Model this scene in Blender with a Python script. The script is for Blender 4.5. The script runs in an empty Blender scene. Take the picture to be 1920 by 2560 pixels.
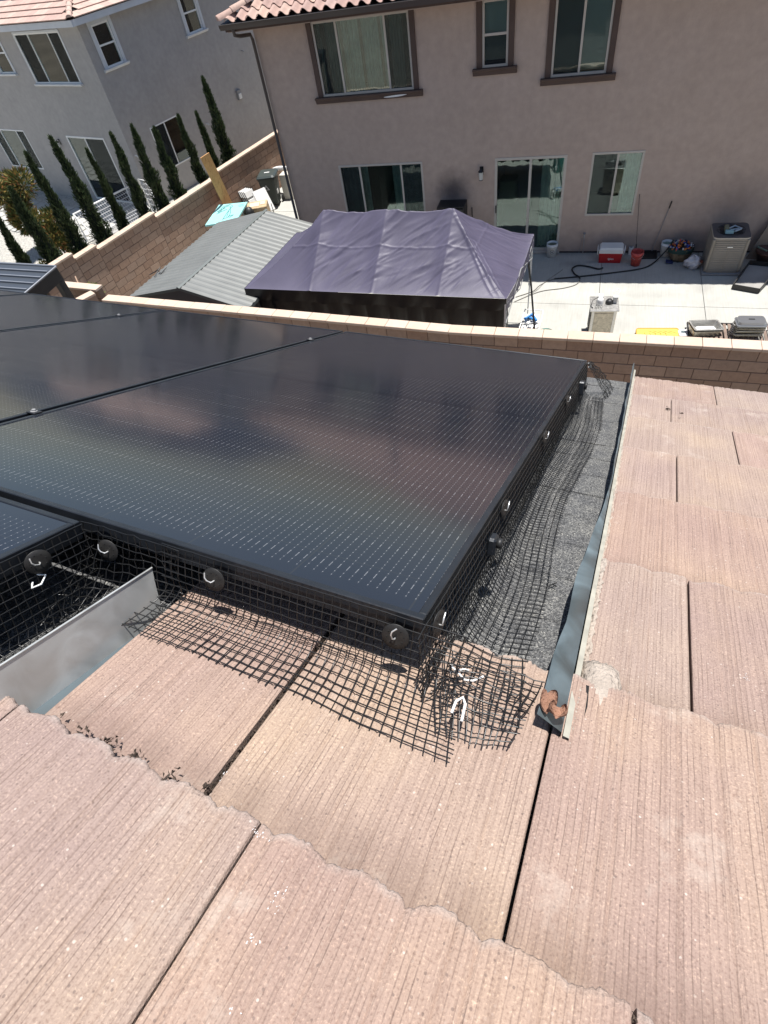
import bpy, math, random
import numpy as np
from mathutils import Matrix, Vector

# ------------------------------------------------------------------ camera, sky, sun
SC = bpy.context.scene
COL = SC.collection
R = math.radians
F_PX, PITCH, ROLL, YAW = 1385.3, R(49.63), R(-12.15), R(25.4)
CAM_Z = 8.1
def _axes():
    f = Vector((0, math.cos(PITCH), -math.sin(PITCH))); r = Vector((1, 0, 0)); u = r.cross(f)
    c, s = math.cos(ROLL), math.sin(ROLL)
    r2, u2 = c*r + s*u, -s*r + c*u
    Rz = Matrix.Rotation(YAW, 3, 'Z')
    return Rz @ r2, Rz @ u2, Rz @ f
CR, CU, CF = _axes()
CAM = Vector((0, 0, CAM_Z))
cd = bpy.data.cameras.new('camera'); cam = bpy.data.objects.new('camera', cd); COL.objects.link(cam)
cam.matrix_world = Matrix(((CR.x, CU.x, -CF.x, 0), (CR.y, CU.y, -CF.y, 0), (CR.z, CU.z, -CF.z, CAM_Z), (0, 0, 0, 1)))
cd.sensor_fit = 'HORIZONTAL'; cd.sensor_width = 36.0; cd.lens = F_PX/1920*36.0
cd.clip_start = 0.02; cd.clip_end = 1000
SC.camera = cam

SUN_DIR = Vector((.105, .157, .983)).normalized()
W = bpy.data.worlds.new('World'); SC.world = W; W.use_nodes = True
nt = W.node_tree; nt.nodes.clear()
sky = nt.nodes.new('ShaderNodeTexSky'); sky.sky_type = 'NISHITA'; sky.sun_disc = False
sky.sun_elevation = math.asin(SUN_DIR.z); sky.sun_rotation = math.atan2(SUN_DIR.x, SUN_DIR.y)
sky.air_density = 1.0; sky.dust_density = 0.6; sky.ozone_density = 1.0
bg = nt.nodes.new('ShaderNodeBackground'); bg.inputs[1].default_value = 0.076
wo = nt.nodes.new('ShaderNodeOutputWorld')
nt.links.new(sky.outputs[0], bg.inputs[0]); nt.links.new(bg.outputs[0], wo.inputs[0])
sl = bpy.data.lights.new('sun', 'SUN'); sl.energy = 4.9; sl.angle = R(.53); sl.color = (1.0, .965, .92)
sun = bpy.data.objects.new('sun', sl); COL.objects.link(sun)
sun.rotation_euler = SUN_DIR.to_track_quat('Z', 'Y').to_euler(); sun.location = (0, 0, 30)
SC.view_settings.view_transform = 'Standard'; SC.view_settings.look = 'None'
SC.view_settings.exposure = 0.66; SC.view_settings.gamma = 1.0; SC.view_settings.use_curve_mapping = False
SC.cycles.max_bounces = 8; SC.cycles.transparent_max_bounces = 16

rnd = random.Random(7)
# ------------------------------------------------------------------ helpers
def ray(px, py):
    return CF + CR*((px-960)/F_PX) - CU*((py-1280)/F_PX)
def G(px, py, z=0.0):
    d = ray(px, py); return CAM + d*((z-CAM_Z)/d.z)

def tag(o, label=None, cat=None, group=None, kind=None):
    if label: o['label'] = label
    if cat: o['category'] = cat
    if group: o['group'] = group
    if kind: o['kind'] = kind
    return o

MW = {}
def empty(name, loc=(0, 0, 0), rz=0.0, mat=None):
    o = bpy.data.objects.new(name, None); COL.objects.link(o); o.empty_display_size = .1
    m = mat if mat is not None else Matrix.Translation(Vector(loc)) @ Matrix.Rotation(rz, 4, 'Z')
    o.matrix_world = m; MW[o.name] = m.copy(); o['_k'] = 1
    del o['_k']
    return o
def world_of(o):
    return MW.get(o.name, Matrix.Identity(4))

class MB:
    """collects faces; build() links one mesh object"""
    def __init__(s): s.v = []; s.f = []; s.m = []; s.sm = []
    def add(s, vs, fs, mi=0, smooth=False):
        b = len(s.v); s.v.extend([tuple(p) for p in vs])
        for f in fs: s.f.append(tuple(b+i for i in f)); s.m.append(mi); s.sm.append(smooth)
        return s
    def box(s, x0, x1, y0, y1, z0, z1, mi=0):
        return s.add([(x0,y0,z0),(x1,y0,z0),(x1,y1,z0),(x0,y1,z0),(x0,y0,z1),(x1,y0,z1),(x1,y1,z1),(x0,y1,z1)],
            [(0,3,2,1),(4,5,6,7),(0,1,5,4),(1,2,6,5),(2,3,7,6),(3,0,4,7)], mi)
    def bbox(s, x0, x1, y0, y1, z0, z1, b=.005, mi=0):
        """box with chamfered edges"""
        b = min(b, (x1-x0)*.45, (y1-y0)*.45, (z1-z0)*.45)
        vs = []; idx = {}
        X = (x0, x1); Y = (y0, y1); Z = (z0, z1)
        for i in (0,1):
            for j in (0,1):
                for k in (0,1):
                    sx, sy, sz = (b if i == 0 else -b), (b if j == 0 else -b), (b if k == 0 else -b)
                    idx[i,j,k] = len(vs)
                    vs += [(X[i], Y[j]+sy, Z[k]+sz), (X[i]+sx, Y[j], Z[k]+sz), (X[i]+sx, Y[j]+sy, Z[k])]
        q = lambda i,j,k,a: idx[i,j,k]+a
        fs = [(q(0,0,0,0),q(0,0,1,0),q(0,1,1,0),q(0,1,0,0)), (q(1,0,0,0),q(1,1,0,0),q(1,1,1,0),q(1,0,1,0)),
              (q(0,0,0,1),q(1,0,0,1),q(1,0,1,1),q(0,0,1,1)), (q(0,1,0,1),q(0,1,1,1),q(1,1,1,1),q(1,1,0,1)),
              (q(0,0,0,2),q(0,1,0,2),q(1,1,0,2),q(1,0,0,2)), (q(0,0,1,2),q(1,0,1,2),q(1,1,1,2),q(0,1,1,2))]
        for j in (0,1):
            for k in (0,1): fs.append((q(0,j,k,1),q(0,j,k,2),q(1,j,k,2),q(1,j,k,1)))
        for i in (0,1):
            for k in (0,1): fs.append((q(i,0,k,0),q(i,0,k,2),q(i,1,k,2),q(i,1,k,0)))
            for j in (0,1): fs.append((q(i,j,0,0),q(i,j,0,1),q(i,j,1,1),q(i,j,1,0)))
        for i in (0,1):
            for j in (0,1):
                for k in (0,1): fs.append((q(i,j,k,0),q(i,j,k,1),q(i,j,k,2)))
        return s.add(vs, fs, mi)
    def tube(s, pts, r, n=6, mi=0, caps=True, smooth=True):
        pts = [Vector(p) for p in pts]; m = len(pts)
        rs = r if isinstance(r, (list, tuple)) else [r]*m
        vs = []; up = None
        for i, p in enumerate(pts):
            t = (pts[min(i+1, m-1)]-pts[max(i-1, 0)])
            if t.length < 1e-9: t = Vector((0, 0, 1))
            t.normalize()
            if up is None:
                up = Vector((0, 0, 1)) if abs(t.z) < .9 else Vector((1, 0, 0))
            a = t.cross(up)
            if a.length < 1e-6: a = t.orthogonal()
            a.normalize(); b = t.cross(a); up = -b if False else b.cross(t)*-1 if False else up
            for j in range(n):
                an = 2*math.pi*j/n
                vs.append(p + a*(math.cos(an)*rs[i]) + b*(math.sin(an)*rs[i]))
        fs = []
        for i in range(m-1):
            for j in range(n):
                k = (j+1) % n
                fs.append((i*n+j, i*n+k, (i+1)*n+k, (i+1)*n+j))
        s.add(vs, fs, mi, smooth)
        if caps: s.add(vs[:n], [tuple(range(n))][:1], mi); s.add(vs[-n:], [tuple(reversed(range(n)))], mi)
        return s
    def lathe(s, prof, c=(0, 0, 0), n=24, mi=0, smooth=True, sx=1, sy=1):
        vs = []
        for r_, z_ in prof:
            for j in range(n):
                a = 2*math.pi*j/n; vs.append((c[0]+r_*sx*math.cos(a), c[1]+r_*sy*math.sin(a), c[2]+z_))
        fs = []
        for i in range(len(prof)-1):
            for j in range(n):
                k = (j+1) % n; fs.append((i*n+j, i*n+k, (i+1)*n+k, (i+1)*n+j))
        return s.add(vs, fs, mi, smooth)
    def quad(s, a, b, c, d, mi=0): return s.add([a, b, c, d], [(0, 1, 2, 3)], mi)
    def grid(s, P, mi=0, smooth=True):
        """P: array (n,m,3)"""
        n, m = P.shape[:2]
        fs = [(i*m+j, i*m+j+1, (i+1)*m+j+1, (i+1)*m+j) for i in range(n-1) for j in range(m-1)]
        return s.add([tuple(p) for p in P.reshape(-1, 3)], fs, mi, smooth)
    def xf(s, M):
        s.v = [tuple(M @ Vector(p)) for p in s.v]; return s
    def mesh(s, name, mats):
        me = bpy.data.meshes.new(name)
        me.from_pydata(s.v, [], s.f)
        if not isinstance(mats, (list, tuple)): mats = [mats]
        for m in mats: me.materials.append(m)
        me.polygons.foreach_set('material_index', s.m); me.polygons.foreach_set('use_smooth', s.sm)
        me.update(); return me
    def build(s, name, mats, parent=None, world=True):
        if parent is not None and world:
            inv = world_of(parent).inverted()
            if inv != Matrix.Identity(4): s.xf(inv)
        return link(name, s.mesh(name, mats), parent)
def link(name, me, parent=None, M=None):
    o = bpy.data.objects.new(name, me); COL.objects.link(o)
    if parent is not None:
        o.parent = parent; MW[o.name] = world_of(parent)
    if M is not None: o.matrix_basis = M
    return o
def copy_tree(root, loc, rz, label, name_map=None):
    r = root.copy(); COL.objects.link(r); r.location = loc; r.rotation_euler = (0, 0, rz); r['label'] = label
    for ch in list(root.children):
        c = ch.copy(); COL.objects.link(c); c.parent = r
        for g in list(ch.children):
            d = g.copy(); COL.objects.link(d); d.parent = c
    return r

# ------------------------------------------------------------------ materials
def new_mat(name):
    m = bpy.data.materials.new(name); m.use_nodes = True
    t = m.node_tree; b = t.nodes['Principled BSDF']
    return m, t, b
def N(t, typ, **kw):
    n = t.nodes.new(typ)
    for k, v in kw.items(): setattr(n, k, v)
    return n
def simple(name, col, rough=.6, metal=0.0, spec=.5, bump=0, bscale=40, vary=0.0, vscale=3.0, coat=0):
    m, t, b = new_mat(name)
    b.inputs['Base Color'].default_value = (*col, 1); b.inputs['Roughness'].default_value = rough
    b.inputs['Metallic'].default_value = metal; b.inputs['Specular IOR Level'].default_value = spec
    b.inputs['Coat Weight'].default_value = coat
    tc = N(t, 'ShaderNodeTexCoord')
    if vary > 0:
        no = N(t, 'ShaderNodeTexNoise'); no.inputs['Scale'].default_value = vscale; no.inputs['Detail'].default_value = 6
        t.links.new(tc.outputs['Object'], no.inputs['Vector'])
        mr = N(t, 'ShaderNodeMapRange'); mr.inputs[1].default_value = .3; mr.inputs[2].default_value = .7
        mr.inputs[3].default_value = 1-vary; mr.inputs[4].default_value = 1+vary
        t.links.new(no.outputs[0], mr.inputs[0])
        mx = N(t, 'ShaderNodeVectorMath', operation='SCALE'); mx.inputs[0].default_value = col
        t.links.new(mr.outputs[0], mx.inputs['Scale']); t.links.new(mx.outputs[0], b.inputs['Base Color'])
    if bump > 0:
        n2 = N(t, 'ShaderNodeTexNoise'); n2.inputs['Scale'].default_value = bscale; n2.inputs['Detail'].default_value = 5
        t.links.new(tc.outputs['Object'], n2.inputs['Vector'])
        bp = N(t, 'ShaderNodeBump'); bp.inputs['Strength'].default_value = bump; bp.inputs['Distance'].default_value = .01
        t.links.new(n2.outputs[0], bp.inputs['Height']); t.links.new(bp.outputs[0], b.inputs['Normal'])
    return m
def ramp(t, stops, interp='LINEAR'):
    r = N(t, 'ShaderNodeValToRGB'); r.color_ramp.interpolation = interp
    e = r.color_ramp.elements
    while len(e) < len(stops): e.new(.5)
    for i, (p, c) in enumerate(stops): e[i].position = p; e[i].color = (*c, 1)
    return r
def mix(t, a, b, fac, blend='MIX'):
    n = N(t, 'ShaderNodeMix', data_type='RGBA', blend_type=blend)
    for sock, v in ((n.inputs[6], a), (n.inputs[7], b), (n.inputs[0], fac)):
        if hasattr(v, 'is_output'): t.links.new(v, sock)
        elif isinstance(v, tuple): sock.default_value = (*v, 1)
        else: sock.default_value = v
    return n.outputs[2]

def tile_material():
    m, t, b = new_mat('roof_tile_concrete')
    tc = N(t, 'ShaderNodeTexCoord'); oi = N(t, 'ShaderNodeObjectInfo')
    base = ramp(t, [(0, (.27, .195, .175)), (.2, (.335, .228, .18)), (.4, (.28, .218, .198)), (.58, (.365, .268, .205)), (.78, (.30, .25, .225)), (1, (.36, .24, .195))])
    t.links.new(oi.outputs['Random'], base.inputs[0])
    # broad colour blending within a tile
    n1 = N(t, 'ShaderNodeTexNoise'); n1.inputs['Scale'].default_value = 5.5; n1.inputs['Detail'].default_value = 3
    t.links.new(tc.outputs['Object'], n1.inputs['Vector'])
    r1 = ramp(t, [(.32, (.265, .195, .175)), (.52, (.325, .245, .20)), (.70, (.40, .30, .215))])
    t.links.new(n1.outputs[0], r1.inputs[0])
    c1 = mix(t, base.outputs[0], r1.outputs[0], .42)
    # streaks running down the slope
    mp = N(t, 'ShaderNodeMapping'); mp.inputs['Scale'].default_value = (330, 3.0, 30)
    t.links.new(tc.outputs['Object'], mp.inputs[0])
    n2 = N(t, 'ShaderNodeTexNoise'); n2.inputs['Scale'].default_value = 1; n2.inputs['Detail'].default_value = 4; n2.inputs['Roughness'].default_value = .65
    t.links.new(mp.outputs[0], n2.inputs['Vector'])
    r2 = ramp(t, [(.28, (.72, .70, .70)), (.42, (.93, .92, .92)), (.60, (1.04, 1.04, 1.04)), (.75, (1.12, 1.11, 1.09))])
    t.links.new(n2.outputs[0], r2.inputs[0])
    c2 = mix(t, c1, r2.outputs[0], .85, 'MULTIPLY')
    sx_ = N(t, 'ShaderNodeSeparateXYZ'); t.links.new(tc.outputs['Object'], sx_.inputs[0])
    cy = N(t, 'ShaderNodeCombineXYZ'); t.links.new(sx_.outputs[1], cy.inputs[1])
    wn = N(t, 'ShaderNodeTexNoise'); wn.inputs['Scale'].default_value = 14; t.links.new(cy.outputs[0], wn.inputs['Vector'])
    wm = N(t, 'ShaderNodeMath', operation='MULTIPLY_ADD'); t.links.new(sx_.outputs[0], wm.inputs[0]); wm.inputs[1].default_value = 150
    wo2 = N(t, 'ShaderNodeMath', operation='MULTIPLY_ADD'); t.links.new(wn.outputs[0], wo2.inputs[0]); wo2.inputs[1].default_value = .5
    rd2 = N(t, 'ShaderNodeMath', operation='MULTIPLY'); t.links.new(oi.outputs['Random'], rd2.inputs[0]); rd2.inputs[1].default_value = 90
    t.links.new(rd2.outputs[0], wo2.inputs[2]); t.links.new(wo2.outputs[0], wm.inputs[2])
    vl = N(t, 'ShaderNodeTexVoronoi', voronoi_dimensions='1D', feature='DISTANCE_TO_EDGE'); vl.inputs['Scale'].default_value = 1; t.links.new(wm.outputs[0], vl.inputs['W'])
    rl = ramp(t, [(.03, (1, 1, 1)), (.11, (0, 0, 0))]); t.links.new(vl.outputs['Distance'], rl.inputs[0])
    mp3 = N(t, 'ShaderNodeMapping'); mp3.inputs['Scale'].default_value = (70, 16, 30); t.links.new(tc.outputs['Object'], mp3.inputs[0])
    bn = N(t, 'ShaderNodeTexNoise'); bn.inputs['Scale'].default_value = 1; bn.inputs['Detail'].default_value = 5; t.links.new(mp3.outputs[0], bn.inputs['Vector'])
    rb = ramp(t, [(.38, (.12,)*3), (.66, (.80,)*3)]); t.links.new(bn.outputs[0], rb.inputs[0])
    lm_ = N(t, 'ShaderNodeMath', operation='MULTIPLY'); t.links.new(rl.outputs[0], lm_.inputs[0]); t.links.new(rb.outputs[0], lm_.inputs[1])
    c2 = mix(t, c2, (.15, .105, .085), lm_.outputs[0])
    # sand grain speckle
    n3 = N(t, 'ShaderNodeTexNoise'); n3.inputs['Scale'].default_value = 420; n3.inputs['Detail'].default_value = 2
    t.links.new(tc.outputs['Object'], n3.inputs['Vector'])
    r3 = ramp(t, [(.30, (.58, .52, .50)), (.44, (.95, .95, .95)), (.60, (1.05, 1.05, 1.04)), (.72, (1.75, 1.75, 1.65))])
    t.links.new(n3.outputs[0], r3.inputs[0])
    c3 = mix(t, c2, r3.outputs[0], .55, 'MULTIPLY')
    v = N(t, 'ShaderNodeTexVoronoi'); v.inputs['Scale'].default_value = 170
    t.links.new(tc.outputs['Object'], v.inputs['Vector'])
    rv = ramp(t, [(.0, (1, 1, 1)), (.16, (1, 1, 1)), (.24, (0, 0, 0))])
    t.links.new(v.outputs['Distance'], rv.inputs[0])
    vc = ramp(t, [(0, (.10, .07, .06)), (.3, (.12, .09, .08)), (.36, (.36, .27, .22)), (.8, (.36, .27, .22)), (.86, (.6, .54, .48)), (1, (.66, .6, .54))], 'LINEAR')
    t.links.new(v.outputs['Color'], vc.inputs[0])
    mm = N(t, 'ShaderNodeMath', operation='MULTIPLY'); mm.inputs[1].default_value = .55
    t.links.new(rv.outputs[0], mm.inputs[0])
    c4 = mix(t, c3, vc.outputs[0], mm.outputs[0])
    # chalky efflorescence near edges of noise
    n5 = N(t, 'ShaderNodeTexNoise'); n5.inputs['Scale'].default_value = 9; n5.inputs['Detail'].default_value = 8; n5.inputs['Roughness'].default_value = .7
    t.links.new(tc.outputs['Object'], n5.inputs['Vector'])
    r5 = ramp(t, [(.58, (0, 0, 0)), (.72, (.45, .45, .45))]); t.links.new(n5.outputs[0], r5.inputs[0])
    c5 = mix(t, c4, (.50, .43, .37), r5.outputs[0])
    a1 = N(t, 'ShaderNodeAttribute'); a1.attribute_name = 'groove_lap_tone'; a2 = N(t, 'ShaderNodeAttribute'); a2.attribute_name = 'wear'
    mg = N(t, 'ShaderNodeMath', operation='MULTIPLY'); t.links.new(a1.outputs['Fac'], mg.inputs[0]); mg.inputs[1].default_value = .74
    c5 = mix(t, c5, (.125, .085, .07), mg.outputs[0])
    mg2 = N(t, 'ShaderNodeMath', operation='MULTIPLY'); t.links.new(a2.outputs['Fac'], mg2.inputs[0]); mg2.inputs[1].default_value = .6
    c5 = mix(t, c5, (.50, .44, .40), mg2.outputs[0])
    t.links.new(c5, b.inputs['Base Color'])
    b.inputs['Roughness'].default_value = .9; b.inputs['Specular IOR Level'].default_value = .25
    ad = N(t, 'ShaderNodeMath', operation='ADD'); t.links.new(n2.outputs[0], ad.inputs[0]); t.links.new(n3.outputs[0], ad.inputs[1])
    bp = N(t, 'ShaderNodeBump'); bp.inputs['Strength'].default_value = .55; bp.inputs['Distance'].default_value = .0025
    t.links.new(ad.outputs[0], bp.inputs['Height']); t.links.new(bp.outputs[0], b.inputs['Normal'])
    return m
def granule_material():
    m, t, b = new_mat('shingle_granules')
    tc = N(t, 'ShaderNodeTexCoord')
    v = N(t, 'ShaderNodeTexVoronoi'); v.inputs['Scale'].default_value = 470
    t.links.new(tc.outputs['Object'], v.inputs['Vector'])
    r = ramp(t, [(0, (.02, .021, .023)), (.35, (.06, .062, .066)), (.62, (.12, .122, .127)), (.86, (.22, .22, .215)), (1, (.50, .49, .46))])
    t.links.new(v.outputs['Color'], r.inputs[0])
    n = N(t, 'ShaderNodeTexNoise'); n.inputs['Scale'].default_value = 14; t.links.new(tc.outputs['Object'], n.inputs['Vector'])
    r2 = ramp(t, [(.3, (.8, .8, .8)), (.7, (1.2, 1.18, 1.1))]); t.links.new(n.outputs[0], r2.inputs[0])
    t.links.new(mix(t, r.outputs[0], r2.outputs[0], 1.0, 'MULTIPLY'), b.inputs['Base Color'])
    b.inputs['Roughness'].default_value = .85
    bp = N(t, 'ShaderNodeBump'); bp.inputs['Strength'].default_value = .7; bp.inputs['Distance'].default_value = .002
    t.links.new(v.outputs['Distance'], bp.inputs['Height']); t.links.new(bp.outputs[0], b.inputs['Normal'])
    return m
def stucco_material(name, col, col2, stain=.0):
    m, t, b = new_mat(name)
    tc = N(t, 'ShaderNodeTexCoord')
    n = N(t, 'ShaderNodeTexNoise'); n.inputs['Scale'].default_value = 1.3; n.inputs['Detail'].default_value = 7; n.inputs['Roughness'].default_value = .6
    t.links.new(tc.outputs['Object'], n.inputs['Vector'])
    r = ramp(t, [(.3, col), (.7, col2)]); t.links.new(n.outputs[0], r.inputs[0])
    n1 = N(t, 'ShaderNodeTexNoise'); n1.inputs['Scale'].default_value = 6; n1.inputs['Detail'].default_value = 6
    t.links.new(tc.outputs['Object'], n1.inputs['Vector'])
    r1 = ramp(t, [(.3, (.93, .93, .93)), (.7, (1.05, 1.05, 1.05))]); t.links.new(n1.outputs[0], r1.inputs[0])
    t.links.new(mix(t, r.outputs[0], r1.outputs[0], 1.0, 'MULTIPLY'), b.inputs['Base Color'])
    b.inputs['Roughness'].default_value = .93; b.inputs['Specular IOR Level'].default_value = .2
    n2 = N(t, 'ShaderNodeTexNoise'); n2.inputs['Scale'].default_value = 28; n2.inputs['Detail'].default_value = 6
    t.links.new(tc.outputs['Object'], n2.inputs['Vector'])
    bp = N(t, 'ShaderNodeBump'); bp.inputs['Strength'].default_value = .5; bp.inputs['Distance'].default_value = .012
    t.links.new(n2.outputs[0], bp.inputs['Height']); t.links.new(bp.outputs[0], b.inputs['Normal'])
    return m
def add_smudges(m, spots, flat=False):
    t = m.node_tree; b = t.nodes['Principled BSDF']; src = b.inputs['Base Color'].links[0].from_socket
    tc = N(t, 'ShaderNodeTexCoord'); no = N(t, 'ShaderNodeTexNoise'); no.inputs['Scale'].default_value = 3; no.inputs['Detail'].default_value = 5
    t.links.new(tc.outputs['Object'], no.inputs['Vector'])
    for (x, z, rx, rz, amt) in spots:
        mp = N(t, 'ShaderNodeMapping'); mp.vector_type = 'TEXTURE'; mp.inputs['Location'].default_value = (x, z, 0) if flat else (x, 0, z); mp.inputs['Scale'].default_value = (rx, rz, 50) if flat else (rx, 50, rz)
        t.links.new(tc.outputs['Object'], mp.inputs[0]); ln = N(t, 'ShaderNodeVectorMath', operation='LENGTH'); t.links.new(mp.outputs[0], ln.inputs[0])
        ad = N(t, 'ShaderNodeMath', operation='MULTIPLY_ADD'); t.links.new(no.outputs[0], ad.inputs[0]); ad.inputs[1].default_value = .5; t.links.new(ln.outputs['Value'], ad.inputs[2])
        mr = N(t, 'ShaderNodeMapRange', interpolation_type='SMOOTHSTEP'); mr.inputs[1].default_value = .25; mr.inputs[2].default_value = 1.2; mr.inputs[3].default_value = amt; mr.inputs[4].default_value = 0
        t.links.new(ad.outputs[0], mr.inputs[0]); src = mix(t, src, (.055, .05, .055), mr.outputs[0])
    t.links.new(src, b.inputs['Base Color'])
def vary_material(name, stops, rough=.9, nscale=12, bump=.5, bscale=60, amt=.12):
    """colour picked by object, used for blocks, caps and small roof tiles"""
    m, t, b = new_mat(name)
    tc = N(t, 'ShaderNodeTexCoord'); oi = N(t, 'ShaderNodeObjectInfo')
    r = ramp(t, stops); t.links.new(oi.outputs['Random'], r.inputs[0])
    ad = N(t, 'ShaderNodeVectorMath', operation='ADD'); t.links.new(tc.outputs['Object'], ad.inputs[0])
    cb = N(t, 'ShaderNodeCombineXYZ'); mu = N(t, 'ShaderNodeMath', operation='MULTIPLY'); mu.inputs[1].default_value = 37
    t.links.new(oi.outputs['Random'], mu.inputs[0]); t.links.new(mu.outputs[0], cb.inputs[0]); t.links.new(cb.outputs[0], ad.inputs[1])
    n = N(t, 'ShaderNodeTexNoise'); n.inputs['Scale'].default_value = nscale; n.inputs['Detail'].default_value = 6; n.inputs['Roughness'].default_value = .65
    t.links.new(ad.outputs[0], n.inputs['Vector'])
    r1 = ramp(t, [(.25, (1-amt*1.6,)*3), (.75, (1+amt,)*3)]); t.links.new(n.outputs[0], r1.inputs[0])
    t.links.new(mix(t, r.outputs[0], r1.outputs[0], 1.0, 'MULTIPLY'), b.inputs['Base Color'])
    b.inputs['Roughness'].default_value = rough; b.inputs['Specular IOR Level'].default_value = .2
    n2 = N(t, 'ShaderNodeTexNoise'); n2.inputs['Scale'].default_value = bscale; n2.inputs['Detail'].default_value = 4
    t.links.new(ad.outputs[0], n2.inputs['Vector'])
    bp = N(t, 'ShaderNodeBump'); bp.inputs['Strength'].default_value = bump; bp.inputs['Distance'].default_value = .006
    t.links.new(n2.outputs[0], bp.inputs['Height']); t.links.new(bp.outputs[0], b.inputs['Normal'])
    return m
def concrete_material(name, c1, c2, joint=None):
    m, t, b = new_mat(name)
    tc = N(t, 'ShaderNodeTexCoord')
    n = N(t, 'ShaderNodeTexNoise'); n.inputs['Scale'].default_value = 1.1; n.inputs['Detail'].default_value = 9; n.inputs['Roughness'].default_value = .68
    t.links.new(tc.outputs['Object'], n.inputs['Vector'])
    r = ramp(t, [(.3, c1), (.62, c2)]); t.links.new(n.outputs[0], r.inputs[0])
    mp = N(t, 'ShaderNodeMapping'); mp.inputs['Scale'].default_value = (30, 1.5, 1); t.links.new(tc.outputs['Object'], mp.inputs[0])
    n3 = N(t, 'ShaderNodeTexNoise'); n3.inputs['Scale'].default_value = 1; n3.inputs['Detail'].default_value = 5; t.links.new(mp.outputs[0], n3.inputs['Vector'])
    r3 = ramp(t, [(.25, (.90, .90, .89)), (.6, (1.02, 1.02, 1.02))]); t.links.new(n3.outputs[0], r3.inputs[0])
    t.links.new(mix(t, r.outputs[0], r3.outputs[0], 1.0, 'MULTIPLY'), b.inputs['Base Color'])
    b.inputs['Roughness'].default_value = .85; b.inputs['Specular IOR Level'].default_value = .3
    n2 = N(t, 'ShaderNodeTexNoise'); n2.inputs['Scale'].default_value = 60; t.links.new(tc.outputs['Object'], n2.inputs['Vector'])
    bp = N(t, 'ShaderNodeBump'); bp.inputs['Strength'].default_value = .25; bp.inputs['Distance'].default_value = .004
    t.links.new(n2.outputs[0], bp.inputs['Height']); t.links.new(bp.outputs[0], b.inputs['Normal'])
    return m
def cell_material():
    m, t, b = new_mat('solar_cells')
    tc = N(t, 'ShaderNodeTexCoord'); sp = N(t, 'ShaderNodeSeparateXYZ'); t.links.new(tc.outputs['Object'], sp.inputs[0])
    def M(op, a, b_=None, c=None):
        n = N(t, 'ShaderNodeMath', operation=op)
        for i, v in enumerate((a, b_, c)):
            if v is None: continue
            if hasattr(v, 'is_output'): t.links.new(v, n.inputs[i])
            else: n.inputs[i].default_value = v
        return n.outputs[0]
    x, y = sp.outputs[0], sp.outputs[1]
    def near(v, pitch, half, off=0.0):       # 1 within +-half of a multiple of pitch
        q = M('ADD', v, off); q = M('DIVIDE', q, pitch); q = M('FRACT', q)
        q = M('SUBTRACT', q, .5); q = M('ABSOLUTE', q); q = M('SUBTRACT', .5, q); q = M('MULTIPLY', q, pitch)
        return M('LESS_THAN', q, half)
    wire = near(x, .0136, .00022)
    dotx = near(x, .0136, .0008); doty = near(y, .0092, .0008); dot = M('MULTIPLY', dotx, doty)
    dx2 = near(x, .0136, .0007); dy2 = near(y, .078, .004, .02); dash = M('MULTIPLY', dx2, dy2)
    # borders: 24 mm without wires at the ends and in the middle
    ins = M('MULTIPLY', M('LESS_THAN', M('ABSOLUTE', y), .905), M('GREATER_THAN', M('ABSOLUTE', y), .010))
    cellx = near(x, .1725, .0012); celly = near(y, .078, .0006)
    n = N(t, 'ShaderNodeTexNoise'); n.inputs['Scale'].default_value = 2.5; n.inputs['Detail'].default_value = 6; t.links.new(tc.outputs['Object'], n.inputs['Vector'])
    w = M('MULTIPLY', M('MAXIMUM', M('MULTIPLY', wire, .08), M('MAXIMUM', M('MULTIPLY', dot, .26), M('MULTIPLY', dash, .20))), ins)
    c = mix(t, (.006, .008, .015), (.013, .014, .017), M('MAXIMUM', cellx, celly))
    c = mix(t, c, (.55, .56, .58), w)
    # thin film of dust
    rd_ = ramp(t, [(.35, (.008,)*3), (.75, (.03,)*3)]); t.links.new(n.outputs[0], rd_.inputs[0])
    c = mix(t, c, (.30, .26, .22), rd_.outputs[0])
    t.links.new(c, b.inputs['Base Color'])
    b.inputs['Roughness'].default_value = .2; b.inputs['IOR'].default_value = 1.6
    rr = ramp(t, [(.3, (.085,)*3), (.7, (.15,)*3)]); t.links.new(n.outputs[0], rr.inputs[0]); t.links.new(rr.outputs[0], b.inputs['Roughness'])
    return m
def glass_material(name, tint=(.74, .86, .84), trans=.97):
    m, t, b = new_mat(name); t.nodes.remove(b)
    out = t.nodes['Material Output']
    fr = N(t, 'ShaderNodeFresnel'); fr.inputs[0].default_value = 1.9
    gl = N(t, 'ShaderNodeBsdfGlossy'); gl.inputs['Roughness'].default_value = .015; gl.inputs[0].default_value = (.86, .96, .95, 1)
    tr = N(t, 'ShaderNodeBsdfTransparent'); tr.inputs[0].default_value = (*[c*trans for c in tint], 1)
    mx = N(t, 'ShaderNodeMixShader'); t.links.new(fr.outputs[0], mx.inputs[0]); t.links.new(tr.outputs[0], mx.inputs[1]); t.links.new(gl.outputs[0], mx.inputs[2])
    tc = N(t, 'ShaderNodeTexCoord'); n = N(t, 'ShaderNodeTexNoise'); n.inputs['Scale'].default_value = 1.6; t.links.new(tc.outputs['Object'], n.inputs['Vector'])
    bp = N(t, 'ShaderNodeBump'); bp.inputs['Strength'].default_value = .05; bp.inputs['Distance'].default_value = .05
    t.links.new(n.outputs[0], bp.inputs['Height']); t.links.new(bp.outputs[0], gl.inputs['Normal'])
    t.links.new(mx.outputs[0], out.inputs[0])
    return m
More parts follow.
